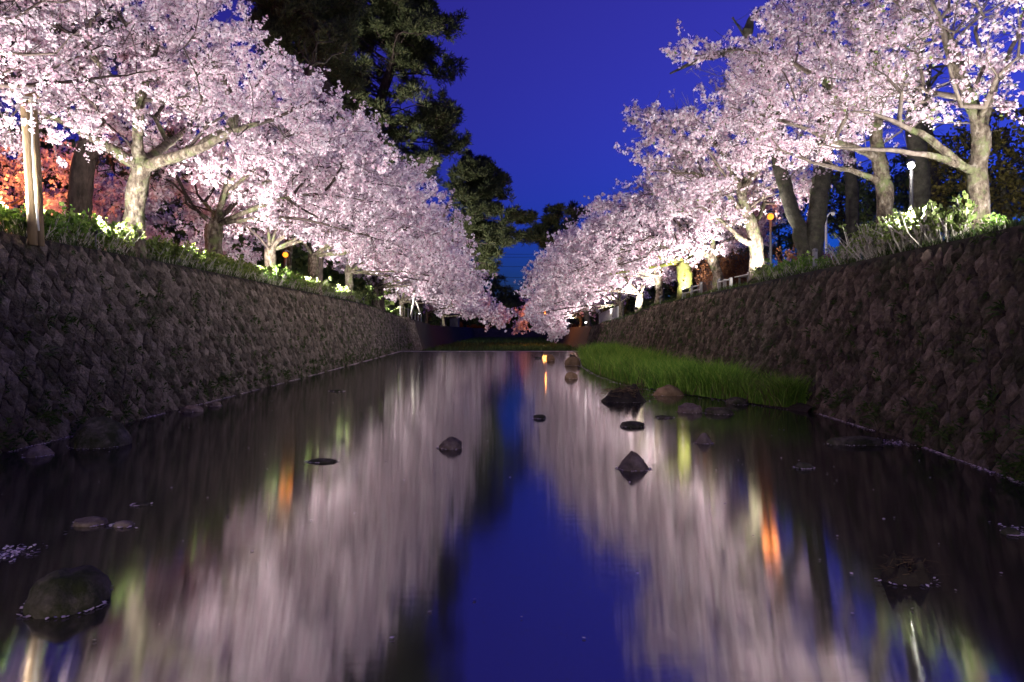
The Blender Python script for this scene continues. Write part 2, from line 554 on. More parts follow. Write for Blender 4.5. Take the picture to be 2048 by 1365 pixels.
def build_wall(side, label, mat, mat_mass, seed):
    rng = np.random.default_rng(seed)
    root = empty('retaining_wall', (float(foot(side, 10)), 10, 0), label, 'wall')
    # core
    ys = np.concatenate([np.arange(-40, 4, 4), np.arange(4, 60, 1.0), np.arange(60, 130, 4), np.arange(130, 301, 15)])
    V = []
    for y in ys:
        f, z, x = foot(side, y), topz(side, y), topx(side, y)
        V += [(f - side * (-.02) - side * -BATTER * -.8, y, -.8), (x + side * .02, y, z - .03), (x + side * .4, y, z - .03), (x + side * .4, y, -.8)]
    V = np.array(V)
    F = []
    for k in range(len(ys) - 1):
        for j in range(4):
            a, b = k * 4 + j, k * 4 + (j + 1) % 4
            q = [a, b, b + 4, a + 4]
            F.append(q if side < 0 else q[::-1])
    F += [[0, 1, 2, 3], [len(V) - 4, len(V) - 3, len(V) - 2, len(V) - 1]]
    obj('wall_core', V, np.array(F), M['mortar'], root, smooth=False)
    # stones laid on the diagonal
    d, st = .27, 1.4
    variants = [stone_variant(rng, d, st) for _ in range(24)]
    simple = [stone_variant(rng, d, st, True) for _ in range(24)]
    meshes = [mesh('stone', v[0], [v[1], v[2]], mat, smooth=False) for v in variants]
    cand = []
    j = 0
    sl = math.sqrt(1 + BATTER ** 2)
    rows = int(3.3 * sl / (d * st / 2)) + 2
    for j in range(-1, rows):
        y = 1.5 + (j % 2) * d / 2
        while y < 64:
            t = j * d * st / 2
            if t < (topz(side, y) + .02) * sl - d * st * .42:
                cand.append((y + rng.normal(0, .012), t + rng.normal(0, .012)))
            y += d
    # rank by how large they show
    info = []
    for (y, t) in cand:
        p = wall_point(side, y, t)
        px = abs(p[0] / max(p[1], .1) * FPX)
        seen = px < 1040 and y > 2 and p[2] > .05
        info.append((0 if seen else 1, math.hypot(p[0], p[1]), y, t))
    info.sort()
    mv, mq, mt, n = [], [], [], 0
    for k, (ns, dist, y, t) in enumerate(info):
        i = int(rng.integers(len(variants)))
        p = wall_point(side, y, t, .0)
        u = wall_point(side, y + .2, t) - wall_point(side, y - .2, t)
        u /= np.linalg.norm(u)
        v = wall_point(side, y, t + .2) - wall_point(side, y, t - .2)
        v /= np.linalg.norm(v)
        nn = np.cross(u, v)
        if nn[0] * side > 0:
            u = -u
            nn = -nn
        s = rng.uniform(.96, 1.04)
        dep = rng.uniform(.6, 1.25)
        a = rng.normal(0, .06)
        uu = (u * math.cos(a) + v * math.sin(a)) * s
        vv = (-u * math.sin(a) + v * math.cos(a)) * s
        if k < 300 and ns == 0:
            o = bpy.data.objects.new('stone', meshes[i])
            COL.objects.link(o)
            o.parent = root
            m = Matrix(((uu[0], vv[0], nn[0] * dep, p[0]), (uu[1], vv[1], nn[1] * dep, p[1]), (uu[2], vv[2], nn[2] * dep, p[2]), (0, 0, 0, 1)))
            o.matrix_parent_inverse = Matrix.Translation(-Vector(root.location))
            o.matrix_basis = m
        else:
            w = variants[i] if dist < 17 else simple[i]
            mv.append(w[0] @ np.stack([uu, vv, nn * dep]) + p)
            mq.append(w[1] + n)
            mt.append(w[2] + n)
            n += len(w[0])
    o = obj('stone_facing', np.vstack(mv), [np.vstack(mq), np.vstack(mt)], mat_mass, root, smooth=False)
    o['kind'] = 'stuff'
    # weeds in the joints
    V, T, n = [], [], 0
    for k in range(800):
        y = 3 + 55 * rng.random() ** 1.6
        z = topz(side, y)
        t = rng.beta(1.3, 1.5) * z * 1.03
        if rng.random() < .4:
            t = rng.uniform(.02, .5)
        p = wall_point(side, y, t, .06)
        size = rng.uniform(.05, .16) * (1.5 if rng.random() < .12 else 1)
        nb = int(rng.integers(8, 22))
        for b in range(nb):
            dirv = np.array([-side * rng.uniform(.2, 1.0), rng.normal(0, .6), rng.normal(.45, .5)])
            dirv /= np.linalg.norm(dirv)
            l = size * rng.uniform(.5, 1.2)
            wv = np.cross(dirv, rng.normal(size=3))
            wv *= rng.uniform(.006, .018) / (np.linalg.norm(wv) + 1e-9)
            q = p + rng.normal(0, size * .3, 3) * np.array([.2, 1, 1])
            V += [q, q + dirv * l * .55 + wv, q + dirv * l - np.array([0, 0, l * .25]), q + dirv * l * .55 - wv]
            T.append([n, n + 1, n + 2, n + 3])
            n += 4
    o = obj('weed_tufts', np.array(V), np.array(T), M['weed'], root, smooth=False)
    o['kind'] = 'stuff'
    return root


build_wall(-1, 'grey rough stone retaining wall along the left bank', M['stone'], M['stone_mass'], 11)
build_wall(1, 'brown mossy stone retaining wall along the right bank', M['stone_r'], M['stone_r_mass'], 12)


# ------------------------------------------------------------------ tree growing
def smooth_poly(pts, step=.22):
    pts = np.asarray(pts, float)
    if len(pts) < 3:
        n = max(2, int(np.linalg.norm(pts[-1] - pts[0]) / step) + 1)
        return pts[0] + (pts[-1] - pts[0]) * np.linspace(0, 1, n)[:, None]
    P = np.vstack([2 * pts[0] - pts[1], pts, 2 * pts[-1] - pts[-2]])
    out = []
    for i in range(1, len(P) - 2):
        n = max(2, int(np.linalg.norm(P[i + 1] - P[i]) / step) + 1)
        t = np.linspace(0, 1, n, endpoint=False)[:, None]
        a, b, c, d = P[i - 1], P[i], P[i + 1], P[i + 2]
        out.append(.5 * ((2 * b) + (c - a) * t + (2 * a - 5 * b + 4 * c - d) * t ** 2 + (3 * b - a - 3 * c + d) * t ** 3))
    out.append(P[-2][None])
    return np.vstack(out)


FRAC = []        # how far along its limb each seed node sits (-1 on the trunk)


def grow(polys, attract, rng, no_branch_below, step=.32, kp=.28, droop=.12, wig=.05, min_gap=.12, bare_len=.9):
    cap = 4000 + len(attract) * 24
    P = np.zeros((cap, 3))
    par = np.full(cap, -1, int)
    pl = np.zeros(cap)
    pdir = np.zeros((cap, 3))
    ok = np.zeros(cap, bool)
    seed = np.zeros(cap, bool)
    FRAC.clear()
    n = 0
    for k, poly in enumerate(polys):
        q = smooth_poly(poly)
        if k:
            j = int(np.argmin(np.linalg.norm(P[:n] - q[0], axis=1)))
            q = q[1:]
        else:
            j = -1
        for i, p in enumerate(q):
            P[n] = p + (rng.normal(0, wig * (.08 if k == 0 else .2), 3) if 0 < i < len(q) - 1 else 0)
            par[n] = j
            if j >= 0:
                e = P[n] - P[j]
                l = np.linalg.norm(e) + 1e-9
                pdir[n] = e / l
                pl[n] = pl[j] + l
            else:
                pdir[n] = (0, 0, 1)
            ok[n] = (k > 0 and i * .22 > bare_len) or (k == 0 and p[2] > no_branch_below)
            seed[n] = True
            FRAC.append(i / max(1, len(q) - 1) if k else -1.0)
            j = n
            n += 1
    hub = polys[0][-1]
    order = np.argsort(np.linalg.norm(attract - hub, axis=1) + rng.normal(0, .4, len(attract)))
    for a in attract[order]:
        d = np.linalg.norm(P[:n] - a, axis=1)
        cost = d + kp * pl[:n] + np.where(ok[:n], 0, 99)
        j = int(np.argmin(cost))
        dist = d[j]
        if dist < min_gap:
            continue
        m = max(1, int(dist / step))
        p0 = P[j].copy()
        e = (a - p0) / dist
        c = p0 + (pdir[j] * .5 + e * .6) * dist * .5 + np.array([0, 0, droop * dist * .5])
        last = j
        for i in range(1, m + 1):
            t = i / m
            p = (1 - t) ** 2 * p0 + 2 * t * (1 - t) * c + t * t * a
            if i < m:
                p = p + rng.normal(0, wig, 3)
            P[n] = p
            par[n] = last
            ev = p - P[last]
            l = np.linalg.norm(ev) + 1e-9
            pdir[n] = ev / l
            pl[n] = pl[last] + l
            ok[n] = True
            last = n
            n += 1
            if n >= cap - 2:
                break
        if n >= cap - 2:
            break
    P, par, seed, pdir = P[:n], par[:n], seed[:n], pdir[:n]
    cnt = np.zeros(n)
    haschild = np.zeros(n, bool)
    haschild[par[par >= 0]] = True
    cnt[~haschild] = 1
    for i in range(n - 1, 0, -1):
        cnt[par[i]] += cnt[i]
    return P, par, cnt, seed, pdir


def n_first(poly):
    return len(smooth_poly(poly))


def radii(cnt, rt, rtip):
    p = math.log(rt / rtip) / math.log(max(cnt[0], 2))
    return np.maximum(rtip, rt * (cnt / cnt[0]) ** p)


def edges_to_tubes(P, par, r, pdir, sel, sides):
    """vectorised branch tubes for the edges whose child index is in sel"""
    idx = np.nonzero(sel & (par >= 0))[0]
    if not len(idx):
        return np.zeros((0, 3)), np.zeros((0, 4), int)
    n = len(P)
    main = np.full(n, -1)
    order = np.argsort(r)
    ch = order[par[order] >= 0]
    main[par[ch]] = ch
    nd_ = pdir.copy()
    has = main >= 0
    nd_[has] += pdir[main[has]]
    nd_ /= np.linalg.norm(nd_, axis=1, keepdims=True) + 1e-9
    p = par[idx]
    cont = main[p] == idx
    d0 = np.where(cont[:, None], nd_[p], pdir[idx])
    r0 = np.where(cont, r[p], np.minimum(r[p], r[idx] * 1.35))
    d1, r1 = nd_[idx], r[idx]
    a = np.arange(sides) / sides * 2 * math.pi
    ca, sa = np.cos(a)[None, :, None], np.sin(a)[None, :, None]
    u0, v0 = basis(d0)
    u1, v1 = basis(d1)
    A = P[p][:, None, :] + r0[:, None, None] * (ca * u0[:, None] + sa * v0[:, None])
    B = P[idx][:, None, :] + r1[:, None, None] * (ca * u1[:, None] + sa * v1[:, None])
    V = np.concatenate([A, B], 1).reshape(-1, 3)
    base = np.arange(len(idx))[:, None] * (2 * sides)
    j = np.arange(sides)[None, :]
    k = (j + 1) % sides
    F = np.stack([base + j, base + k, base + k + sides, base + j + sides], -1).reshape(-1, 4)
    return V, F


def branch_parts(root, P, par, r, pdir, mat_trunk, mat_twig, thick=.045, extra=None):
    big = r >= thick
    for i in range(1, len(r)):
        big[i] = big[i] and big[par[i]]
    t1 = edges_to_tubes(P, par, r, pdir, big & (r >= .10), 11)
    t2 = edges_to_tubes(P, par, r, pdir, big & (r < .10), 7)
    V = np.vstack([t1[0], t2[0]])
    F = np.vstack([t1[1], t2[1] + len(t1[0])])
    obj('trunk', V, F, mat_trunk, root)
    t3 = edges_to_tubes(P, par, r, pdir, ~big & (r >= .016), 5)
    t4 = edges_to_tubes(P, par, r, pdir, ~big & (r < .016), 3)
    Vs, Fs, n = [t3[0], t4[0]], [t3[1], t4[1] + len(t3[0])], len(t3[0]) + len(t4[0])
    if extra is not None:
        Vs.append(extra[0])
        Fs.append(extra[1] + n)
    o = obj('branches', np.vstack(Vs), np.vstack(Fs), mat_twig, root)
    o['kind'] = 'stuff'


def sample_lobes(lobes, n, rng, hollow=.0):
    """lobes: (x, y, z, rx, ry, rz[, weight]) -> points through their volume"""
    vol = np.array([l[3] * l[4] * l[5] * (l[6] if len(l) > 6 else 1) for l in lobes])
    pick = rng.choice(len(lobes), n, p=vol / vol.sum())
    d = unit(rng, n)
    rad = rng.random(n) ** (1 / 3)
    if hollow:
        rad = hollow + (1 - hollow) * rad
    L = np.array([l[:6] for l in lobes])[pick]
    return L[:, :3] + d * rad[:, None] * L[:, 3:6]


def flowers(C, rc, rf, per, rng):
    """clusters at C -> flower quads"""
    n = len(C) * per
    d = unit(rng, n)
    k = np.repeat(rng.uniform(.6, 1.35, (len(C), 1)), per, 0)
    c = np.repeat(C, per, 0) + d * rc * k * rng.uniform(.55, 1.1, (n, 1))
    nrm = d + unit(rng, n) * .55
    nrm /= np.linalg.norm(nrm, axis=1, keepdims=True)
    u, v = basis(nrm)
    a = rng.uniform(0, 6.28, (n, 1))
    uu = u * np.cos(a) + v * np.sin(a)
    vv = -u * np.sin(a) + v * np.cos(a)
    s = rf * (.6 + .4 * k) * rng.uniform(.75, 1.2, (n, 1))
    cup = nrm * s * .35
    V = np.stack([c + uu * s + cup, c + vv * s - cup * .2, c - uu * s + cup, c - vv * s - cup * .2], 1).reshape(-1, 3)
    F = np.arange(n * 4).reshape(n, 4)
    return V, F


def twiglets(P, par, cnt, seed, n, rng, length=(.2, .55), up=.15, maxcnt=7):
    """short side shoots on the thin branches; returns start and end points"""
    thin = np.nonzero((cnt <= maxcnt) & (par >= 0) & ~seed)[0]
    e = P[thin] - P[par[thin]]
    w = np.linalg.norm(e, axis=1)
    pick = thin[rng.choice(len(thin), n, p=w / w.sum())]
    t = rng.random((n, 1))
    s = P[pick] * t + P[par[pick]] * (1 - t)
    d = P[pick] - P[par[pick]]
    d /= np.linalg.norm(d, axis=1, keepdims=True) + 1e-9
    v = d * .55 + unit(rng, n) * np.array([.85, .85, .55]) + np.array([0, 0, up])
    v /= np.linalg.norm(v, axis=1, keepdims=True)
    l = rng.uniform(length[0], length[1], (n, 1))
    return s, s + v * l


def prism(A, B, r0, r1):
    n = len(A)
    d = B - A
    d /= np.linalg.norm(d, axis=1, keepdims=True) + 1e-9
    u, v = basis(d)
    a = np.arange(3) / 3 * 2 * math.pi
    ca, sa = np.cos(a)[None, :, None], np.sin(a)[None, :, None]
    ring = ca * u[:, None] + sa * v[:, None]
    V = np.concatenate([A[:, None] + r0 * ring, B[:, None] + r1 * ring], 1).reshape(-1, 3)
    base = np.arange(n)[:, None] * 6
    j = np.arange(3)[None]
    k = (j + 1) % 3
    F = np.stack([base + j, base + k, base + k + 3, base + j + 3], -1).reshape(-1, 4)
    return V, F


def cherry(label, side, x, y, rt, lobes, polys=None, fork=1.8, seed=0, clusters=9000, natt=500, mat=None, group='cherry trees along the river', leafy=0.0, trunk_h=None,
           blossom='blossom', lean=0.0, per=4, droop=.12, clear=.30, thin=-.18, limb=.30, twig='twig'):
    rng = np.random.default_rng(1000 + seed)
    z0 = bank_z(side, x, y) - .08
    root = empty('cherry_tree', (x, y, z0), label, 'cherry tree', group)
    dist = math.hypot(x, y)
    ls = max(1.0, dist / 15.0)                      # coarser twigs and clusters far away
    L = np.array([l[:3] for l in lobes])
    if polys is None:
        s = -side
        f = np.array([x + s * lean + rng.normal(0, .1), y + rng.normal(0, .15), z0 + fork])
        trunk = [(x, y, z0), (x + (f[0] - x) * .4 + rng.normal(0, .06), y + (f[1] - y) * .4, z0 + fork * .5), f]
        polys = [trunk]
        for l in lobes:
            c = np.array(l[:3])
            for k in range(2):
                tgt = c + unit(rng, 1)[0] * np.array(l[3:6]) * .55
                mid = f * .5 + tgt * .5 + np.array([0, 0, .35]) + rng.normal(0, .25, 3)
                polys.append([f, mid, tgt])
    att = sample_lobes(lobes, natt, rng)
    zmin = z0 + fork * .85
    P, par, cnt, sd, pdir = grow(polys, att, rng, zmin, step=.30 * min(ls, 2.2), droop=droop, wig=.05 * min(ls, 2))
    r = radii(cnt, rt, .006 * ls ** .5)
    nseed0 = n_first(polys[0])
    h = P[:, 2] - z0
    r = r * np.where(sd, 1 + .5 * np.exp(-np.maximum(h, 0) / .2), 1) * np.where(sd & (np.arange(len(r)) >= nseed0), .8, 1)
    fr = np.array(FRAC)
    m = fr >= 0
    r[:len(fr)][m] = np.maximum(r[:len(fr)][m], rt * limb * (1 - .88 * fr[m]))
    r *= 1 + .07 * np.sin(h * 9 + seed) * sd
    nt = max(60, clusters // 6)
    A, B = twiglets(P, par, cnt, sd, nt, rng, (.18 * ls ** .6, .5 * ls ** .6))
    t = (np.arange(6)[None, :, None] + rng.uniform(.2, .8, (nt, 6, 1))) / 6
    C = (A[:, None] * (1 - t) + B[:, None] * t).reshape(-1, 3)
    rc = .044 * ls
    C = C + rng.normal(0, rc * .7, C.shape)
    thick = P[(r > .05) & (np.arange(len(P)) > 0)]
    if len(thick):                                   # thick limbs carry no flowers
        dm = np.full(len(C), 9.0)
        for q in thick[::2]:
            dm = np.minimum(dm, np.linalg.norm(C - q, axis=1))
        C = C[dm > clear]
    gap = np.array([noise.noise(Vector((q[0] * .75 + seed, q[1] * .75, q[2] * 1.9))) + .5 * noise.noise(Vector((q[0] * 2.2, q[1] * 2.2 + seed, q[2] * 4.0))) for q in C])
    C = C[gap > thin + rng.normal(0, .06, len(C))]
    extra = prism(A, B, .004 * ls, .0025 * ls) if dist < 28 else None
    branch_parts(root, P, par, r, pdir, mat or M['bark'], M[twig], extra=extra)
    near = dist < 17
    V, F = flowers(C, rc, (.025 if near else .028) * ls, 5 if near else per, rng)
    o = obj('crown', V, F, M[blossom], root, smooth=False)
    o['kind'] = 'stuff'
    if leafy:
        nl = int(clusters * leafy)
        C2 = C[rng.integers(len(C), size=nl)] + rng.normal(0, .06, (nl, 3))
        V, F = leaves(C2, .055 * ls, rng)
        o = obj('young_leaves', V, F, M['leaf_pale'], root, smooth=False)
        o['kind'] = 'stuff'
    return root


def leaves(C, size, rng, dirs=None, width=.42):
    n = len(C)
    d = unit(rng, n) if dirs is None else dirs + unit(rng, n) * .35
    d /= np.linalg.norm(d, axis=1, keepdims=True)
    u, v = basis(d)
    a = rng.uniform(0, 6.28, (n, 1))
    w = u * np.cos(a) + v * np.sin(a)
    up = np.cross(d, w)
    l = size * rng.uniform(.7, 1.3, (n, 1))
    V = np.stack([C, C + d * l * .5 + w * l * width + up * l * .12, C + d * l - up * l * .08, C + d * l * .5 - w * l * width + up * l * .12], 1).reshape(-1, 3)
    return V, np.arange(n * 4).reshape(n, 4)


def lobe(px, py, d, rx, ry, rz, w=1.0):
    p = at(px, py, d)
    return (p[0], p[1], p[2], rx, ry, rz, w)


def std_lobes(side, x, y, k=1.0, drop=1.0, reach=1.0):
    s = -side
    z = topz(side, y)
    return [(x + s * .8 * k, y, z + 4.0 * k, 3.9 * k, 4.0 * k, 2.4 * k, 1),
            (x + s * 3.3 * reach, y, z + 3.0 * k, 3.0 * k, 3.2 * k, 2.0 * k, 1),
            (x + s * 5.4 * reach, y, z + 1.5 * k * (2 - drop), 1.6 * k, 2.0 * k, 1.3 * k, 1)]


CH_L, CH_R = -1, 1
# ---- left bank cherries
g = bank_z(-1, -8.0, 14.5)
f1 = at(285, 335, 14.5)
L1_polys = [[(-8.02, 14.5, g - .08), at(268, 440, 14.5), at(276, 375, 14.5), f1],
            [f1, at(215, 295, 14.4), at(140, 250, 14.2), at(60, 215, 13.6), at(10, 150, 13.2)],
            [f1, at(276, 285, 14.4), at(280, 220, 14.2), at(300, 120, 14.0), at(290, 20, 14.0)],
            [f1, at(340, 318, 14.3), at(400, 297, 14.0), at(470, 262, 13.6), at(550, 238, 13.2), at(640, 195, 13.0)],
            [at(400, 297, 14.0), at(470, 235, 14.6), at(420, 110, 15), at(370, 60, 15.2), at(340, 20, 15.4)],
            [f1, at(320, 300, 15.2), at(360, 270, 16.5), at(400, 230, 18.0)]]
cherry('large cherry tree with thick pale trunk forking at the left wall edge', -1, -8.02, 14.5, .205,
       [lobe(210, 60, 14.5, 3.0, 3.2, 1.8), lobe(420, 100, 13.8, 1.5, 2.2, 1.4), lobe(100, 150, 13.5, 2.2, 2.4, 1.7), lobe(560, 250, 13.4, 1.5, 2.0, .8),
        lobe(430, 190, 14.2, 1.5, 1.8, .8, .8), lobe(180, -120, 14.5, 2.8, 3.0, 1.2, .7)],
       polys=L1_polys, fork=1.9, seed=1, clusters=24000, natt=1000, clear=.34, limb=.62)
g0 = bank_z(-1, -10.2, 7.0)
cherry('cherry tree whose limb rests on the two wooden poles at left edge', -1, -10.2, 7.0, .24,
       [(-8.6, 9.0, 6.8, 2.6, 2.6, 1.6), (-6.8, 9.6, 6.4, 1.6, 1.8, 1.2), (-7.6, 11.2, 5.9, 1.6, 1.6, 1.0), (-8.3, 11.0, 4.9, 1.2, 1.2, .6, .8)],
       polys=[[(-10.2, 7.0, g0 - .08), (-10.1, 7.2, g0 + .9), (-9.9, 7.6, g0 + 1.5)],
              [(-9.9, 7.6, g0 + 1.5), (-9.1, 9.0, g0 + 1.9), (-8.0, 10.5, g0 + 2.15), (-6.9, 11.4, g0 + 2.6), (-6.0, 12.0, g0 + 3.0)],
              [(-9.9, 7.6, g0 + 1.5), (-9.4, 8.2, g0 + 2.6), (-8.2, 8.8, g0 + 3.6), (-7.0, 9.4, g0 + 4.2)],
              [(-9.9, 7.6, g0 + 1.5), (-10.2, 8.6, g0 + 2.6), (-9.6, 10.2, g0 + 3.6)]],
       fork=1.3, seed=2, clusters=9000, natt=550)
cherry('dark-trunked cherry tree forking low behind the hedge right of the thick pale trunk', -1, -8.35, 19.4, .24, std_lobes(-1, -8.35, 19.4, .95, 1.0, .85), fork=1.5, seed=3, clusters=17000, natt=700)
cherry('cherry tree with thin double trunk just left of the orange lamp', -1, -8.5, 24.0, .20, std_lobes(-1, -8.5, 24, 1.0, 1.0, .95), fork=1.3, seed=4, clusters=13000, natt=600)
cherry('cherry tree with dark trunk right of the orange lamp on left bank', -1, -8.5, 29.5, .24, std_lobes(-1, -8.5, 29.5, 1.03, 1.0, 1.05), fork=1.7, seed=5, clusters=11000, natt=550)
cherry('cherry tree behind the bright shrubs where the left wall starts to descend', -1, -8.9, 37, .22, std_lobes(-1, -8.9, 37, 1.0, 1.1, 1.1), fork=1.6, seed=6, clusters=8000, natt=450)
cherry('cherry tree leaning over the river above the pale tripod stake', -1, -9.3, 47, .22, std_lobes(-1, -9.3, 47, 1.0, 1.15, 1.1), fork=1.5, seed=7, clusters=6000, natt=400)
cherry('smaller cherry tree beside the white posts on the lowered left wall', -1, -9.7, 60, .20, std_lobes(-1, -9.7, 60, .95, 1.3, 1.1), fork=1.4, seed=8, clusters=4500, natt=320)
cherry('distant cherry tree second from the far end of left bank', -1, -9.9, 78, .20, std_lobes(-1, -9.9, 78, .95, 1.4, 1.45), fork=1.4, seed=9, clusters=3000, natt=260)
cherry('farthest cherry tree on the left bank, near the vanishing point', -1, -10.0, 100, .20, std_lobes(-1, -10.0, 100, .95, 1.4, 1.6), fork=1.4, seed=10, clusters=2000, natt=220)
# back row on the left
cherry('cherry tree tinted orange by street light at the far left', -1, -17.5, 24, .2, [(-17.0, 24, 6.0, 4, 3, 2.4), (-15.5, 23, 5.0, 2.5, 2.5, 1.4)], fork=1.3, seed=21, clusters=6000, natt=330)
cherry('dim mauve cherry tree behind the thick pale trunk', -1, -14.0, 28, .2, [(-13.5, 28, 6.2, 4, 3, 2.6), (-12.5, 27, 4.8, 2.6, 2.0, 1.3)], fork=1.2, seed=22, clusters=6000, natt=330)

# ---- right bank cherries
g = bank_z(1, 7.27, 10.6)
q1 = at(1955, 345, 10.6)
R1_polys = [[(7.27, 10.6, g - .08), at(1958, 400, 10.6), q1, at(1962, 270, 10.6), at(1940, 200, 10.5)],
            [q1, at(1925, 335, 10.5), at(1870, 312, 10.3), at(1780, 300, 10.1), at(1690, 300, 9.9), at(1630, 285, 9.8)],
            [at(1925, 335, 10.5), at(1860, 280, 10.4), at(1760, 232, 10.2), at(1680, 220, 10.0)],
            [at(1940, 200, 10.5), at(1900, 120, 10.4), at(1880, 40, 10.3), at(1830, -60, 10.2)],
            [at(1962, 270, 10.6), at(1990, 170, 11.0), at(2030, 80, 11.3), at(2060, -20, 11.6)],
            [at(1940, 200, 10.5), at(1890, 60, 11.2), at(1780, 0, 11.6), at(1700, -30, 11.8)]]
cherry('slender cherry tree with forked trunk at the right edge, leafing out', 1, 7.27, 10.6, .14,
       [lobe(1880, 120, 10.4, 1.5, 1.6, .9), lobe(1760, 150, 10.2, 1.0, 1.2, .6, .7), lobe(1990, 60, 11, 1.1, 1.3, .8), lobe(1800, 20, 11.2, 1.3, 1.4, .6), lobe(1960, 250, 10.6, .5, .8, .4, .5),
        lobe(1780, 250, 10.1, 1.0, 1.0, .4, .3), lobe(1900, -120, 10.6, 1.6, 1.6, .7, .6)],
       polys=R1_polys, fork=1.5, seed=31, clusters=4600, natt=420, leafy=.12, clear=.26, limb=.52, thin=-.08, twig='twig_lit')
g = bank_z(1, 7.5, 13.8)
q2 = at(1760, 330, 13.8)
R2_polys = [[(7.5, 13.8, g - .08), at(1770, 400, 13.8), q2, at(1752, 260, 13.8), at(1765, 180, 13.9)],
            [at(1766, 370, 13.8), at(1715, 345, 13.6), at(1640, 330, 13.4), at(1560, 300, 13.2)],
            [q2, at(1735, 305, 13.7), at(1650, 275, 13.4), at(1560, 240, 13.1), at(1460, 215, 12.8)],
            [at(1752, 260, 13.8), at(1680, 190, 13.6), at(1590, 130, 13.3), at(1480, 100, 13.0), at(1385, 115, 12.8)],
            [at(1765, 180, 13.9), at(1740, 80, 14), at(1690, -10, 14)]]
cherry('cherry tree with straight pale trunk right of the dark double trunk', 1, 7.5, 13.8, .16,
       [lobe(1620, 130, 13.4, 1.9, 1.9, 1.1), lobe(1480, 130, 13.0, 1.1, 1.3, .55, .8), lobe(1570, 250, 13.2, 1.6, 1.7, .7), lobe(1700, 40, 13.9, 1.8, 2.0, 1.2), lobe(1720, 210, 13.7, 1.3, 1.6, .8),
        lobe(1460, 240, 12.9, .8, 1.0, .5, .7), lobe(1385, 110, 12.9, .55, .6, .3, 2.5)],
       polys=R2_polys, fork=1.2, seed=32, clusters=11500, natt=650, leafy=.04, clear=.26, limb=.48, thin=-.08, twig='twig_lit')
g = bank_z(1, 7.5, 20.9)
q3 = at(1512, 490, 20.9)
R3_polys = [[(7.5, 20.9, g - .08), at(1513, 530, 20.9), q3, at(1500, 440, 20.8), at(1485, 400, 20.6)],
            [q3, at(1480, 478, 20.7), at(1440, 440, 20.4), at(1380, 400, 20.0)],
            [at(1500, 440, 20.8), at(1420, 360, 20.4), at(1340, 345, 20), at(1285, 345, 19.8)],
            [at(1485, 400, 20.6), at(1440, 300, 20.3), at(1370, 240, 20), at(1290, 225, 19.8)],
            [at(1485, 400, 20.6), at(1500, 300, 21), at(1540, 210, 21.3)]]
cherry('cherry tree with forked floodlit trunk beside the white slatted bench', 1, 7.5, 20.9, .22,
       [lobe(1430, 290, 20.4, 2.2, 2.4, 1.4), lobe(1330, 300, 20, 1.3, 1.6, 1.1), lobe(1560, 330, 21, 2.0, 2.2, 1.3), lobe(1400, 400, 20.2, 2.0, 2.2, .9), lobe(1290, 232, 19.8, .75, .8, .35, 3),
        lobe(1540, 200, 21, 1.8, 2.0, 1.2, .8)],
       polys=R3_polys, fork=1.2, seed=33, clusters=12000, natt=650, leafy=.03, limb=.45, thin=-.10, twig='twig_lit')
cherry('cherry tree with white floodlit leaning trunk past the dark shed', 1, 7.65, 25.5, .19, std_lobes(1, 7.65, 25.5, .80, 1.0, .9), fork=1.4, seed=34, clusters=11000, natt=550)
cherry('cherry tree with thick yellow-green mossy trunk on the right bank', 1, 7.75, 30.5, .34, std_lobes(1, 7.75, 30.5, .80, 1.0, 1.05), fork=1.8, seed=35, clusters=10000, natt=520, mat=M['bark_moss'])
cherry('cherry tree with slim pinkish trunk left of the yellow-green trunk', 1, 7.75, 36, .22, std_lobes(1, 7.75, 36, .82, 1.05, 1.15), fork=1.6, seed=36, clusters=8000, natt=450)
cherry('cherry tree spreading low where the right wall starts to descend', 1, 8.0, 43, .22, std_lobes(1, 8.0, 43, .85, 1.3, 1.15), fork=1.4, seed=37, clusters=6500, natt=400)
cherry('cherry tree behind the white railing on the lowered right wall', 1, 8.3, 52, .2, std_lobes(1, 8.3, 52, .95, 1.5, 1.1) + [lobe(1100, 650, 53, 1.7, 2.0, 1.1, 1.3)], fork=1.3, seed=38, clusters=5500, natt=380)
cherry('cherry tree drooping to the water beside the wall floodlight', 1, 8.6, 66, .2, std_lobes(1, 8.6, 66, .95, 1.6, 1.1), fork=1.3, seed=39, clusters=4000, natt=300)
cherry('farthest cherry tree on the right bank, orange lit near the bridge', 1, 9.0, 90, .2, std_lobes(1, 9.0, 90, .95, 1.4, 1.4), fork=1.3, seed=40, clusters=2600, natt=240)


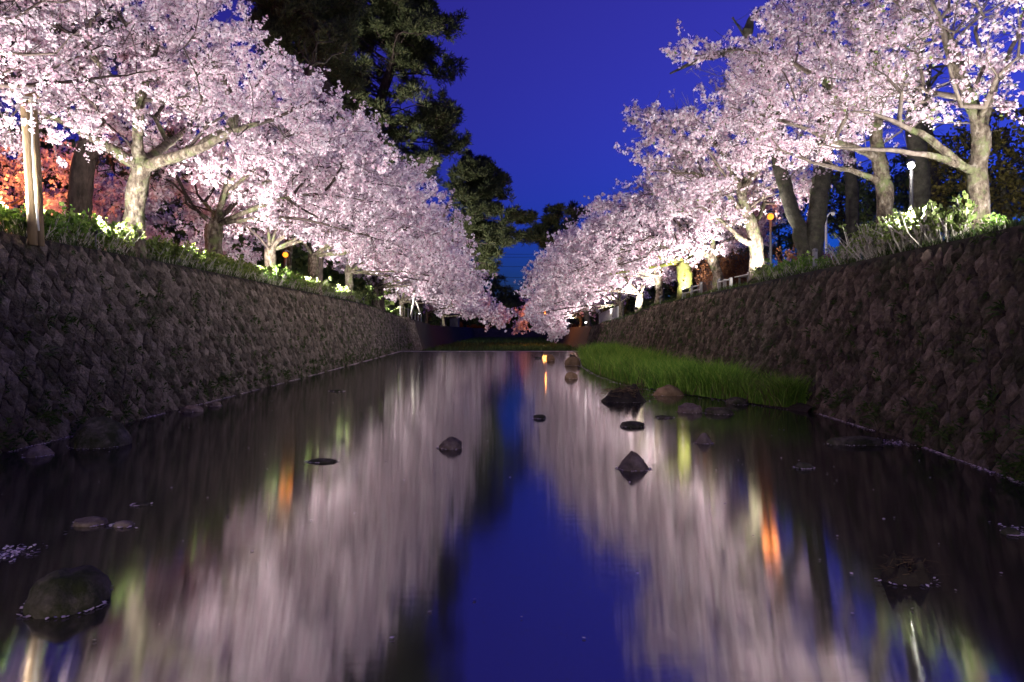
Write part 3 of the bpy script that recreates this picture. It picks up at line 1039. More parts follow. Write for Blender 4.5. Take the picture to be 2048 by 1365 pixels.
# ------------------------------------------------------------------ pines
def pine(label, side, x, y, rt, trunk, pads, seed, tufts=1600, natt=420, needle=.17, limbs=True):
    rng = np.random.default_rng(3000 + seed)
    z0 = bank_z(side, x, y) - .1
    root = empty('pine_tree', (x, y, z0), label, 'pine tree', 'pines')
    tp = [(x, y, z0)] + [tuple(t) for t in trunk]
    polys = [tp]
    tsm = smooth_poly(tp)
    for p in pads:
        c = np.array(p[:3])
        k = int(np.argmin(np.abs(tsm[:, 2] - (c[2] - .25 * np.linalg.norm(c[:2] - tsm[-1, :2])))))
        b = tsm[max(1, k)]
        mid = b * .45 + c * .55 + np.array([0, 0, .5]) + rng.normal(0, .35, 3)
        polys.append([b, mid, c - np.array([0, 0, p[5] * .4])])
    att = sample_lobes(pads, natt, rng)
    P, par, cnt, sd, pdir = grow(polys, att, rng, z0 + 4, step=.5, droop=-.05, wig=.10, kp=.2)
    r = radii(cnt, rt, .018)
    r = r * np.where(sd, 1 + .4 * np.exp(-np.maximum(P[:, 2] - z0, 0) / .4), 1)
    branch_parts(root, P, par, r, pdir, M['bark_dark'], M['bark_dark'])
    A, B = twiglets(P, par, cnt, sd, tufts, rng, (.15, .5), up=.6, maxcnt=5)
    d = B - A
    d /= np.linalg.norm(d, axis=1, keepdims=True)
    nn = 9
    dirs = np.repeat(d + np.array([0, 0, .35]), nn, 0) * .75 + unit(rng, tufts * nn) * .85
    dirs /= np.linalg.norm(dirs, axis=1, keepdims=True)
    C = np.repeat(B, nn, 0) + rng.normal(0, .06, (tufts * nn, 3))
    V, F = leaves(C, needle * 1.5, rng, dirs, width=.075)
    o = obj('crown', V, F, M['needle'], root, smooth=False)
    o['kind'] = 'stuff'
    return root


def padset(spec, d, thick=.7):
    """spec: (px, py, half width px, extra depth)"""
    out = []
    for (px, py, hw, dd) in spec:
        p = at(px, py, d + dd)
        r = hw / FPX * d
        out.append((p[0], p[1], p[2], r, r * .9, thick))
    return out


def wild_pads(poly, d, n, seed, hw, thick):
    """flat needle pads scattered inside a crown outline (photo pixels at distance d)"""
    rng = np.random.default_rng(seed)
    poly = np.array(poly, float)
    lo, hi = poly.min(0), poly.max(0)
    out = []
    while len(out) < n:
        q = lo + (hi - lo) * rng.random(2)
        inside = False
        for a, b in zip(poly, np.roll(poly, -1, 0)):
            if (a[1] > q[1]) != (b[1] > q[1]) and q[0] < (b[0] - a[0]) * (q[1] - a[1]) / (b[1] - a[1]) + a[0]:
                inside = not inside
        if inside:
            p = at(q[0], q[1], d + rng.normal(0, 1.8))
            r = hw * rng.uniform(.6, 1.25) / FPX * d
            out.append((p[0], p[1], p[2], r, r * .9, thick * rng.uniform(.7, 1.4)))
    return out


pine('tall dark pine with bare bending trunk towering over the left cherries', -1, -9.4, 48, .42,
     [at(752, 480, 48), at(742, 300, 48), at(758, 210, 48), at(790, 110, 48), at(800, 20, 48), at(830, -80, 48)],
     wild_pads([(520, -60), (560, 60), (600, 150), (640, 240), (700, 300), (790, 360), (880, 370), (915, 300), (900, 260), (925, 190), (900, 140), (912, 100), (880, 60), (885, 20), (850, -60)], 48, 125, 21, 44, .7),
     1, tufts=20000, natt=1600, needle=.25)
pine('pine with broad dark crown behind the left cherry blossoms at the top', -1, -10.4, 36, .36,
     [at(640, 400, 36), at(655, 250, 36), at(640, 120, 36), at(610, 0, 36), at(600, -60, 36)],
     padset([(600, 40, 60, 0), (660, 90, 50, -1), (560, 100, 50, 0), (620, 150, 50, 1), (540, 30, 50, 1), (680, 20, 50, 1), (580, -40, 80, 0), (690, 160, 40, 1)], 36, 1.2),
     2, tufts=6000, natt=600, needle=.20)
pine('pine leaning over the river beyond the left blossoms', -1, -10.8, 76, .42,
     [at(850, 560, 76), at(880, 450, 76), at(915, 385, 76), at(940, 360, 76)],
     wild_pads([(905, 345), (935, 322), (975, 330), (1005, 365), (1040, 425), (1042, 460), (1010, 480), (995, 530), (960, 540), (915, 470)], 76, 50, 22, 28, 1.0),
     3, tufts=6000, natt=650, needle=.36)
pine('distant pine at the right of the open sky gap above the river', 1, 11.2, 100, .42,
     [at(1165, 560, 100), at(1140, 500, 100), at(1110, 455, 100), at(1100, 430, 100)],
     wild_pads([(1045, 440), (1080, 420), (1140, 415), (1180, 420), (1170, 500), (1100, 500), (1050, 490)], 100, 22, 23, 20, .7),
     4, tufts=2200, natt=300, needle=.45)
pine('pine with rough brown trunk behind the shrubs left of the thick pale trunk', -1, -10.6, 16.6, .26,
     [at(165, 350, 16.6), at(185, 250, 16.6), at(170, 100, 16.6), at(150, -60, 16.8)],
     padset([(130, 60, 110, 1), (40, 150, 90, 1.5), (250, 100, 80, 1.5), (330, 330, 60, 3), (230, 330, 50, 3), (60, 20, 100, 1)], 16.6, .6),
     5, tufts=1500, natt=240, needle=.15)
pine('dark pine standing in the far gap left of the bridge', -1, -12.0, 120, .4,
     [at(890, 600, 120), at(905, 540, 120), at(930, 510, 120)],
     padset([(960, 540, 30, 0), (985, 570, 28, 0), (930, 560, 40, 0), (1000, 590, 26, 0), (950, 600, 44, 0), (1010, 620, 30, 0), (965, 625, 40, 0)], 120, 1.4),
     6, tufts=1500, natt=260, needle=.5)


# ------------------------------------------------------------------ other background trees
def bare_tree(name, label, cat, side, x, y, rt, polys, lobes, seed, natt=260, mat='bark_grey', leaf=None, nleaf=0, lsize=.1, fork=1.5, rtip=.006):
    rng = np.random.default_rng(5000 + seed)
    z0 = bank_z(side, x, y) - .08
    root = empty(name, (x, y, z0), label, cat)
    P, par, cnt, sd, pdir = grow(polys, sample_lobes(lobes, natt, rng), rng, z0 + fork, step=.4, droop=.1, wig=.08)
    r = radii(cnt, rt, rtip)
    fr = np.array(FRAC)
    m = fr >= 0
    r[:len(fr)][m] = np.maximum(r[:len(fr)][m], rt * .42 * (1 - .86 * fr[m]) * (name == 'old_tree'))
    r = r * np.where(sd, 1 + .5 * np.exp(-np.maximum(P[:, 2] - z0, 0) / .3), 1)
    branch_parts(root, P, par, r, pdir, M[mat], M[mat])
    if leaf:
        A, B = twiglets(P, par, cnt, sd, nleaf // 5, rng, (.15, .5))
        t = rng.random((len(A), 5, 1))
        C = (A[:, None] * (1 - t) + B[:, None] * t).reshape(-1, 3) + rng.normal(0, .06, (len(A) * 5, 3))
        V, F = leaves(C, lsize, rng)
        o = obj('crown', V, F, M[leaf], root, smooth=False)
        o['kind'] = 'stuff'
    return root


zz = bank_z(1, 8.6, 19.6)
fk = at(1610, 500, 19.6)
bare_tree('old_tree', 'old tree with dark double trunk and cut bare top on the right bank', 'tree', 1, 8.6, 19.6, .42,
          [[(8.6, 19.6, zz - .1), (8.58, 19.6, zz + .3)], [(8.58, 19.6, zz + .3), at(1600, 470, 19.6), at(1578, 400, 19.6), at(1560, 330, 19.8), at(1550, 220, 20), at(1530, 140, 20), at(1480, 60, 20), at(1465, 35, 20)],
           [(8.58, 19.6, zz + .3), at(1632, 450, 19.6), at(1640, 380, 19.7), at(1650, 250, 19.9), at(1660, 100, 20), at(1640, -40, 20)],
           [at(1490, 75, 20), at(1505, 40, 20), at(1520, 15, 20)],
           [at(1530, 140, 20), at(1470, 105, 19.8), at(1400, 120, 19.6), at(1340, 148, 19.5)]],
          [lobe(1600, 120, 20.3, 2.2, 1.5, 2.0), lobe(1480, 60, 20, .9, .8, .6, .5), lobe(1400, 140, 19.7, 1.3, .6, .4, .6)], 1, natt=220)
for k, (px, d, top, lab) in enumerate([(1838, 19, 60, 'dark straight tree trunk just right of the white street lamp'),
                                       (1862, 24, 40, 'dim tall bare tree second to the right of the white street lamp'),
                                       (1700, 26, 120, 'dim bare tree between the dark double trunk and the straight pale trunk')]):
    b = at(px, 440, d)
    zb = bank_z(1, b[0], d)
    bare_tree('bare_tree', lab, 'tree', 1, float(b[0]), d, .24,
              [[(b[0], d, zb - .1), at(px + 4, 380, d), at(px - 8, 250, d), at(px + 5, top, d)]],
              [(b[0], d, zb + 6.5, 2.6, 2.2, 2.6)], 10 + k, natt=200)
for k, (px, py, d, lab, lf) in enumerate([(2010, 330, 20, 'tree with dull yellow leaves at the right edge behind the slender cherry', 'leaf_olive'),
                                          (1930, 360, 27, 'dark leafy tree behind the bright hydrangeas on the right', 'leaf_dark'),
                                          (1745, 420, 30, 'dark evergreen tree low behind the straight pale cherry trunk', 'leaf_dark'),
                                          (1560, 455, 40, 'dark evergreen tree behind the orange lamp on right bank', 'leaf_dark'),
                                          (1685, 400, 36, 'dim brownish tree behind the unlit slim lamp post', 'leaf_olive'), (1815, 370, 33, 'dark leafy tree far behind the white street lamp', 'leaf_dark')]):
    b = at(px, py, d)
    zb = bank_z(1, b[0], d)
    bare_tree('leafy_tree', lab, 'tree', 1, float(b[0]), d, .14,
              [[(b[0], d, zb - .1), (b[0] + .1, d, zb + 1.0), (b[0] - .1, d, b[2])]],
              [(b[0], d, b[2], 2.6, 2.2, 1.9), (b[0] + 1.2, d + .5, b[2] - .9, 2.0, 1.6, 1.2)], 30 + k, natt=240, leaf=lf, nleaf=5000, lsize=.13, fork=.8)
# far trees closing the valley
far = [(1035, 610, 190, 9, 'dark far tree in the middle of the gap behind the bridge'), (985, 600, 170, 9, 'dark far tree left of the bridge under the wires'),
       (1085, 590, 175, 9, 'dark far tree right of the bridge behind the blossoms'), (930, 600, 200, 10, 'far dark tree behind the last left cherry trees'),
       (1140, 580, 200, 11, 'far dark tree behind the last right cherry trees'), (860, 590, 230, 13, 'farthest dark tree left of the river vanishing point'),
       (1210, 570, 230, 13, 'farthest dark tree right of the river vanishing point')]
for side_, nm in ((-1, 'left'), (1, 'right')):
    for q, (d_, xx) in enumerate(((58, 15), (72, 17), (88, 15), (105, 19), (128, 16), (150, 22))):
        b_ = (1024 + side_ * xx / d_ * FPX, 660 - (7.0 - 1.6) / d_ * FPX)
        far.append((b_[0], b_[1], d_, 4.5, '%s dark background tree behind the %s bank cherry row, counted from the front' % (['first', 'second', 'third', 'fourth', 'fifth', 'sixth'][q], nm)))
for k, (px, py, d, w, lab) in enumerate(far):
    b = at(px, py, d)
    sd_ = -1 if b[0] < 0 else 1
    zb = 2.0
    bare_tree('distant_tree', lab, 'tree', sd_, float(b[0]), d, .4, [[(b[0], d, zb), (b[0], d, zb + 2), (b[0] + .3, d, b[2])]],
              [(b[0], d, b[2] - 2, w, w * .7, 5.5), (b[0] + w * .5, d, b[2] - 3, w * .6, w * .5, 4.5), (b[0] - w * .2, d - 1, 5.0, w * .8, w * .5, 2.6)], 60 + k, natt=260, mat='bark_dark', leaf='leaf_dark', nleaf=3000, lsize=.95 if d > 160 else .45, fork=1.0, rtip=.03)
# dim trees closing off the banks at both sides
for k, (px, py, d, lab) in enumerate([(40, 330, 34, 'dark evergreen tree at far left behind the orange-lit cherry'), (330, 400, 42, 'dark evergreen tree far behind the thick pale trunk'),
                                      (520, 430, 50, 'dark evergreen tree behind the thin double cherry trunk'), (660, 500, 60, 'dark evergreen tree in the shade under the left blossoms'), (180, 420, 38, 'dark evergreen tree behind the brown pine trunk'), (440, 470, 46, 'dark evergreen tree behind the low forking dark trunk'),
                                      (590, 500, 52, 'dark evergreen tree right behind the orange lamp on left bank')]):
    b = at(px, py, d)
    zb = bank_z(-1, b[0], d)
    bare_tree('evergreen_tree', lab, 'tree', -1, float(b[0]), d, .22, [[(b[0], d, zb - .1), (b[0] + .1, d, zb + 1.5), (b[0], d, b[2])]],
              [(b[0], d, b[2], d * .1, 3, d * .085), (b[0] + d * .06, d + .5, b[2] - 1.5, d * .08, 2.4, d * .05)], 80 + k, natt=240, leaf='leaf_dark', nleaf=4000, lsize=.0095 * d, fork=.8)


# ------------------------------------------------------------------ shrubs along the wall tops
def shrub(label, side, y, back, w, h, nst, tip, leaf, stem, seed, lsize=.09, name='shrub', cat='shrub', group=None, x=None, ws=None, srad=.008):
    rng = np.random.default_rng(7000 + seed)
    x0 = topx(side, y) + side * back if x is None else x
    z0 = bank_z(side, x0, y)
    root = empty(name, (x0, y, z0), label, cat, group)
    ws = ws or w * .55
    base = np.stack([x0 + rng.normal(0, ws * .28, nst), y + rng.normal(0, w * .26, nst), np.full(nst, z0 - .04)], 1)
    out = np.stack([(base[:, 0] - x0) / ws, (base[:, 1] - y) / w, np.zeros(nst)], 1)
    d = out * .9 + rng.normal(0, .22, (nst, 3))
    d[:, 2] = 1
    l = h * rng.uniform(.55, 1.0, nst)
    mid = base + d * (l * .5)[:, None]
    end = mid + (d * np.array([.75, .75, 1]) + rng.normal(0, .22, (nst, 3))) * (l * .5)[:, None]
    # forked side shoots
    sA = mid[rng.integers(nst, size=nst)]
    sB = sA + (unit(rng, nst) * .6 + np.array([0, 0, .8])) * (h * .35)
    A = np.vstack([base, mid, sA])
    B = np.vstack([mid, end, sB])
    V, F = prism(A, B, srad, srad * .6)
    o = obj('stems', V, F, stem, root)
    o['kind'] = 'stuff'
    tips = np.vstack([end, sB])
    C = np.repeat(tips, tip, 0) + rng.normal(0, lsize * .35, (len(tips) * tip, 3)) - np.array([0, 0, 1]) * rng.random((len(tips) * tip, 1)) * h * .18
    dirs = unit(rng, len(C)) + np.array([0, 0, .6])
    V, F = leaves(C, lsize, rng, dirs)
    o = obj('foliage', V, F, leaf, root, smooth=False)
    o['kind'] = 'stuff'
    return root


GL, GR = 'shrubs along the left wall top', 'shrubs along the right wall top'
shrub('bright leafy shrub at the left edge before the two wooden poles', -1, 9.6, .45, 1.0, .50, 70, 10, M['leaf'], M['stem_pale'], 1, .10, group=GL)
shrub('leafy green shrub at the foot of the two wooden poles', -1, 11.2, .5, .9, .5, 60, 9, M['leaf'], M['stem_pale'], 2, .09, group=GL)
shrub('tall bright shrub below the brown pine trunk', -1, 12.3, .5, 1.0, .62, 75, 9, M['leaf'], M['stem_pale'], 3, .09, group=GL)
shrub('dense green shrub touching the left side of the thick pale trunk', -1, 13.5, .45, 1.0, .60, 80, 9, M['leaf_hedge'], M['stem_pale'], 4, .08, group=GL)
for k, (y, lab) in enumerate([(15.6, 'low dull green hedge shrub touching the right side of the thick pale trunk'), (16.9, 'low dull hedge shrub, second right of the thick pale trunk'),
                              (18.2, 'low dull hedge shrub, third right of the thick pale trunk'), (19.6, 'dull hedge shrub in front of the low forking dark trunk'),
                              (21.2, 'hedge shrub midway between low forking trunk and thin double trunk')]):
    shrub(lab, -1, y, .4, 1.25, .48, 95, 10, M['leaf_hedge'], M['stem_pale'], 10 + k, .075, group=GL)
for k, (y, lab) in enumerate([(23.2, 'bright green hedge shrub in front of the thin double trunk'), (25.3, 'bright hedge shrub below the orange lamp'), (27.5, 'bright yellow-green shrub left of the dark trunk right of the orange lamp'),
                              (31.0, 'bright yellow-green shrub right of the orange lamp trunks'), (34.0, 'bright shrub second from the right end of the left hedge'),
                              (38.0, 'bright rounded shrub at the right end of the left hedge')]):
    shrub(lab, -1, y, .4, 1.7, .55, 100, 8, M['leaf'] if k < 2 else M['leaf_pale'], M['stem_pale'], 20 + k, .095, group=GL)
shrub('leafy yellow-green hydrangea left of the slender forked trunk', 1, 10.9, .35, .9, .62, 55, 9, M['leaf_pale'], M['stem_pale'], 30, .085, 'hydrangea', 'shrub', GR, srad=.013)
shrub('pale-stemmed hydrangea sprouting leaves in the middle of right hedge', 1, 11.9, .35, .9, .68, 90, 5, M['leaf_pale'], M['stem_pale'], 31, .08, 'hydrangea', 'shrub', GR, srad=.013)
shrub('white-stemmed hydrangea with few leaves below the straight pale trunk', 1, 13.0, .3, 1.0, .66, 110, 4, M['leaf_pale'], M['stem_pale'], 32, .07, 'hydrangea', 'shrub', GR, srad=.013)
shrub('sparse hydrangea at the left end of the pale-stemmed row', 1, 14.3, .3, .8, .5, 40, 4, M['leaf_pale'], M['stem_pale'], 33, .07, 'hydrangea', 'shrub', GR, srad=.013)
shrub('small sprouting shrub at the far right edge of the wall top', 1, 9.6, .3, .5, .25, 18, 5, M['leaf'], M['stem_pale'], 34, .06, group=GR)
for k, (y, lab) in enumerate([(16.6, 'sparse green shrub beside the grey post on right bank'), (17.9, 'low green shrub in front of the dark double trunk'),
                              (19.4, 'low bright shrub touching the forked floodlit trunk')]):
    shrub(lab, 1, y, .35, .9, .42, 45, 7, M['leaf_pale'] if k == 2 else M['leaf'], M['stem_pale'], 40 + k, .08, group=GR)
shrub('reddish brown twiggy bush left of the dark double trunk', 1, 22.0, 2.6, 2.0, 1.2, 160, 3, M['leaf_rust'], M['stem_red'], 50, .07, 'bush', 'bush', None, None, 1.6)
shrub('rust-red bush between the white leaning trunk and the mossy trunk', 1, 31.5, 2.4, 2.4, 2.2, 200, 7, M['leaf_rust'], M['stem_red'], 51, .10, 'bush', 'bush', None, None, 2.0)
for k, (y, lab) in enumerate([(44.0, 'dark low bush beside the pale tripod stake'), (66.0, 'dark bush behind the white posts on the lowered left wall')]):
    shrub(lab, -1, y, 1.2, 2.6, 1.1, 110, 9, M['leaf_dark'], M['bark_dark'], 60 + k, .13, 'bush', 'bush', None, None, 1.8)


# ------------------------------------------------------------------ poles, lamps, posts, bench, shed
def pole_pts(a, b, n=6, bow=.0):
    a, b = np.asarray(a, float), np.asarray(b, float)
    t = np.linspace(0, 1, n)[:, None]
    return a + (b - a) * t + np.array([bow, 0, 0]) * np.sin(t * math.pi)


pb1, pb2 = at(62, 474, 10.55), at(82, 476, 10.75)
prop = empty('tree_prop', (float(pb1[0]), 10.6, float(pb1[2]) - .1), 'tree prop of two upright wooden poles tied with white rope', 'tree prop')
for a, b in ((at(66, 478, 10.55), at(48, 196, 10.55)), (at(80, 480, 10.75), at(64, 192, 10.75))):
    MB().tube(pole_pts(a - np.array([0, 0, .1]), b, 8, .015), np.linspace(.066, .058, 8), 12).build('pole', M['wood'], prop, smooth=True)
MB().tube(pole_pts(at(40, 200, 10.62), at(76, 190, 10.7), 3), .055, 10).build('crossbar', M['wood'], prop, smooth=True)
MB().tube(smooth_poly([at(63, 200, 10.5), at(66, 300, 10.45), at(74, 420, 10.45), at(78, 462, 10.5)], .1), .013, 6).build('rope', M['rope'], prop, smooth=True)
for yy in (.2, .28):
    a = np.linspace(0, 2 * math.pi, 17)
    c = at(57, 200, 10.65) + np.array([0, 0, -.12 + yy * .4])
    MB().tube(np.stack([c[0] + .15 * np.cos(a), c[1] + .17 * np.sin(a), np.full(17, c[2])], 1), .012, 5, False).build('lashing', M['rope'], prop, smooth=True)

trip = at(834, 640, 55)
tz = bank_z(-1, trip[0] - .2, 55)
stake = empty('tree_stake', (float(trip[0]) - .2, 55, tz), 'pale three-legged tree stake on the far left bank', 'tree stake')
for k, a in enumerate((0.3, 2.3, 4.4)):
    MB().tube(pole_pts((trip[0] - .2 + .55 * math.cos(a), 55 + .55 * math.sin(a), tz - .1), (trip[0] - .2 - .08 * math.cos(a), 55 - .08 * math.sin(a), tz + 1.75), 4), .06, 8).build('leg', M['stem_pale'], stake)


def lamp(label, x, y, z, side, kind, watt, pole_mat='metal', hidden=False, arm=0.0):
    z0 = bank_z(side, x, y) - .05
    root = empty('street_lamp', (x, y, z0), label, 'street lamp')
    mb = MB()
    mb.tube([(x, y, z0), (x, y, z0 + .6), (x, y, z - .12)], [.075, .05, .04], 10)
    mb.tube([(x, y, z0), (x, y, z0 + .25)], [.10, .09], 10)
    mb.build('pole', M[pole_mat], root, smooth=True)
    bx = x + arm
    if arm:
        MB().tube([(x, y, z - .15), (x + arm * .5, y, z + .02), (bx, y, z + .04)], .025, 8).build('arm', M[pole_mat], root, smooth=True)
    gr = .10 if kind == 'orange' else .075
    MB().tube([(bx, y, z + gr), (bx, y, z + gr + .03), (bx, y, z + gr + .09)], [gr * 1.4, gr * 1.2, .03], 14).build('cap', M['black_metal'], root, smooth=True)
    th = np.linspace(0.05, math.pi - .05, 9)
    pts = np.stack([np.full(9, bx), np.full(9, y), z - gr * np.cos(th)], 1)
    glow = MB().tube(pts, gr * np.sin(th), 14).build('globe', M['lamp_white' if kind == 'white' else 'lamp_orange'] if watt else M['white_paint'], root, smooth=True)
    if watt:
        ld = bpy.data.lights.new('lamp_light', 'POINT')
        ld.energy = watt
        ld.color = (1, .93, .82) if kind == 'white' else (1, .28, .06)
        ld.shadow_soft_size = gr * 2.6 if kind == 'orange' else gr * 1.3
        lo = bpy.data.objects.new('lamp_light', ld)
        COL.objects.link(lo)
        lo.parent = root
        lo.matrix_parent_inverse = Matrix.Translation(-Vector(root.location))
        lo.location = (bx, y, z)
        glow.visible_shadow = True
        ld.cycles.cast_shadow = True
    return root


def lamp_at(label, px, py, d, side, kind, watt, **kw):
    p = at(px, py, d)
    return lamp(label, float(p[0]), d, float(p[2]), side, kind, watt, **kw)


lamp_at('orange sodium lamp glowing between the left bank trunks', 571, 510, 25.4, -1, 'orange', .7, pole_mat='black_metal')
lamp_at('white street lamp on a pole behind the right hydrangeas', 1822, 332, 16.2, 1, 'white', 10, pole_mat='black_metal')
lamp_at('orange sodium lamp shining beside the forked floodlit trunk', 1541, 434, 21.6, 1, 'orange', 2.0, pole_mat='black_metal')
lamp_at('unlit slim white lamp post right of the dark double trunk', 1652, 428, 24, 1, 'white', 0, pole_mat='white_paint', arm=.25)
lamp_at('orange sodium lamp at the far left edge by the orange-lit cherry', -40, 340, 20, -1, 'orange', 110, pole_mat='black_metal')
lamp_at('small orange lamp in the blossoms at the far right bank', 1090, 625, 84, 1, 'orange', 140, pole_mat='black_metal')


def floodlight(label, side, y, back, watt, aim, cone=150, x=None, lift=.0, col=(1, .945, .935), lens='lens_on'):
    """box floodlight on a bracket at the wall top; aim = direction it shines"""
    x0 = topx(side, y) + side * back if x is None else x
    z0 = bank_z(side, x0, y) + lift
    root = empty('floodlight', (x0, y, z0), label, 'floodlight', 'floodlights along the wall tops')
    d = np.asarray(aim, float)
    d /= np.linalg.norm(d)
    c = np.array([x0, y, z0 + .40])
    q = Vector(d).to_track_quat('-Z', 'Y').to_matrix()
    Rm = np.array(q)
    hb = MB()
    hb.box((0, 0, .04), (.26, .18, .07), bev=.012)
    for k in range(5):
        hb.box((-.10 + k * .05, 0, .09), (.012, .15, .04))
    hb.V = [v @ Rm.T + c for v in hb.V]
    hb.build('housing', M['black_metal'], root)
    lb = MB()
    lb.box((0, 0, 0), (.22, .14, .008))
    lb.V = [v @ Rm.T + c for v in lb.V]
    lb.build('lens', M[lens], root)
    bb = MB()
    bb.box((x0, y, z0 + .01), (.12, .12, .02))
    bb.tube([(x0, y, z0), (x0, y, z0 + .34)], .015, 8)
    bb.build('bracket', M['metal'], root)
    ld = bpy.data.lights.new('flood_beam', 'SPOT')
    ld.energy = watt
    ld.color = col
    ld.spot_size = R(cone)
    ld.spot_blend = .5
    ld.shadow_soft_size = .09
    lo = bpy.data.objects.new('flood_beam', ld)
    COL.objects.link(lo)
    lo.parent = root
    lo.matrix_parent_inverse = Matrix.Translation(-Vector(root.location))
    lo.location = Vector(c + d * .10)
    lo.rotation_euler = Vector(d).to_track_quat('-Z', 'Y').to_euler()
    return root


FL = [(8.6, .5, .55, 'floodlight on the left wall top just outside the left frame edge'), (10.4, .35, .55, 'floodlight in the shrubs by the two wooden poles'),
      (12.9, .25, .62, 'floodlight in the shrubs just left of the thick pale trunk'), (16.3, .25, .8, 'floodlight in the low hedge right of the thick pale trunk'),
      (21.8, .25, .9, 'floodlight in the hedge left of the thin double trunk'), (27.0, .25, .9, 'floodlight in the bright shrubs below the orange lamp'),
      (33.0, .25, 1.0, 'floodlight in the bright shrubs near the right end of the left hedge'), (42.0, .3, 1.1, 'floodlight on the left wall top left of the tripod stake'),
      (54.0, .3, 1.2, 'floodlight on the lowered left wall beside the tripod stake'), (70.0, .3, 1.5, 'floodlight on the far lowered left wall'),
      (92.0, .3, 1.7, 'farthest floodlight on the left bank')]
for k, (y, b, f, lab) in enumerate(FL):
    floodlight(lab, -1, y, b, FLOOD_W * f * (1.15 if k % 2 else .85), (1.0, .3, .85) if k % 2 else (.18, .7, .75 if k == 0 else .9), 140 if k % 2 else 150)
FRL = [(3.6, .5, 1.0, 'floodlight on the right wall top nearest the viewer, out past the frame edge'), (8.5, .35, .28, 'floodlight by the small shrub at the right edge'),
       (11.4, .3, .6, 'floodlight among the yellow-green hydrangeas'), (15.2, .5, .8, 'floodlight left of the white-stemmed hydrangeas'),
       (19.9, .25, .5, 'floodlight at the foot of the forked floodlit trunk'), (24.3, .25, .75, 'floodlight in front of the white leaning trunk'),
       (29.3, .25, .45, 'floodlight in front of the yellow-green mossy trunk'), (34.8, .25, .8, 'floodlight in front of the slim pinkish trunk'),
       (42.0, .3, .9, 'floodlight where the right wall starts to descend'), (52.0, .3, 1.2, 'floodlight by the white railing'),
       (90.0, .3, 1.7, 'farthest floodlight on the right bank')]
for k, (y, b, f, lab) in enumerate(FRL):
    floodlight(lab, 1, y, b, FLOOD_W * f * (1.15 if k % 2 else .85), (-1.0, .3, 1.0) if k % 2 and k > 1 else (-.1, .75, .65) if k == 1 else (-.18, .6, .9), 140 if k % 2 else 150)
floodlight('glaring white floodlight on the far right wall facing the viewer', 1, 70, .1, FLOOD_W * .8, (-.6, -.35, .7), 140, lens='lens_glare')

# posts and rails on the right bank
p = at(1627, 545, 16.6)
px_ = float(topx(1, 16.6) + .35)
post = empty('fence_post', (px_, 16.3, bank_z(1, px_, 16.3)), 'short grey post at the wall edge left of the hydrangeas', 'post')
MB().tube([(px_, 16.3, post.location.z - .1), (px_, 16.3, post.location.z + .5)], .055, 10).build('shaft', M['metal'], post, smooth=True)
MB().tube([(px_, 16.3, post.location.z + .5), (px_, 16.3, post.location.z + .53), (px_, 16.3, post.location.z + .56)], [.065, .065, .02], 10).build('cap', M['metal'], post, smooth=True)


def low_fence(label, side, y0, y1, n, h, back, rails, mat):
    x0 = topx(side, y0) + side * back
    root = empty('low_fence', (float(x0), y0, bank_z(side, x0, y0)), label, 'fence')
    pts = []
    for k in range(n):
        y = y0 + (y1 - y0) * k / (n - 1)
        x = topx(side, y) + side * back
        z = bank_z(side, x, y)
        pts.append((x, y, z))
        MB().box((x, y, z + h / 2 - .03), (.09, .09, h + .06), bev=.012).build('post', mat, root)
    for rr in rails:
        MB().tube([(q[0], q[1], q[2] + h * rr) for q in pts], .028, 8).build('rail', mat, root, smooth=True)
    return root


low_fence('white low fence beside the yellow-green mossy trunk', 1, 26.5, 29.5, 3, .5, .2, (.8, .45), M['fence_paint'])
low_fence('white picket railing on the lowered right wall', 1, 49, 60, 16, .95, .25, (.95, .12), M['fence_paint'])
low_fence('short dark rail with posts on the right wall before the white leaning trunk', 1, 22.6, 24.0, 3, .35, .2, (.85,), M['fence_paint'])
low_fence('row of small white posts on the lowered left wall', -1, 58, 72, 7, .9, .3, (.9,), M['fence_paint'])

# slatted bench
bx, by = 8.05, 23.2
bz = bank_z(1, bx, by)
bench = empty('bench', (bx, by, bz), 'white slatted bench at the right wall edge beside the forked trunk', 'bench')
for k in range(5):
    MB().box((bx + .20 + .03 * k, by, bz + .48 + k * .085), (.025, 1.3, .062), rz=R(4), bev=.006).build('back_slat', M['white_paint'], bench)
for k in range(4):
    MB().box((bx - .20 + .11 * k, by, bz + .42), (.085, 1.3, .03), rz=R(4), bev=.006).build('seat_slat', M['white_paint'], bench)
for s_ in (-.5, .5):
    for t in (-.15, .15):
        MB().box((bx + t, by + s_, bz + .2), (.06, .06, .42), bev=.006).build('leg', M['metal'], bench)

# shed behind
sx, sy = 10.6, 33.0
sz = bank_z(1, sx, sy)
shed = empty('park_shed', (sx, sy, sz), 'dark park shed behind the white slatted bench', 'shed')
MB().box((sx, sy, sz + 1.1), (2.6, 2.4, 2.3), bev=.02).build('wall', M['dark_wall'], shed)
MB().box((sx, sy, sz + 2.34), (3.0, 2.8, .14), bev=.03).build('roof', M['black_metal'], shed)
MB().box((sx - .3, sy - 1.225, sz + .95), (.85, .05, 1.9), bev=.01).build('door', M['black_metal'], shed)
MB().tube([(sx + .75, sy - 1.26, sz), (sx + .75, sy - 1.26, sz + 2.25)], .04, 8).build('downpipe', M['white_paint'], shed, smooth=True)

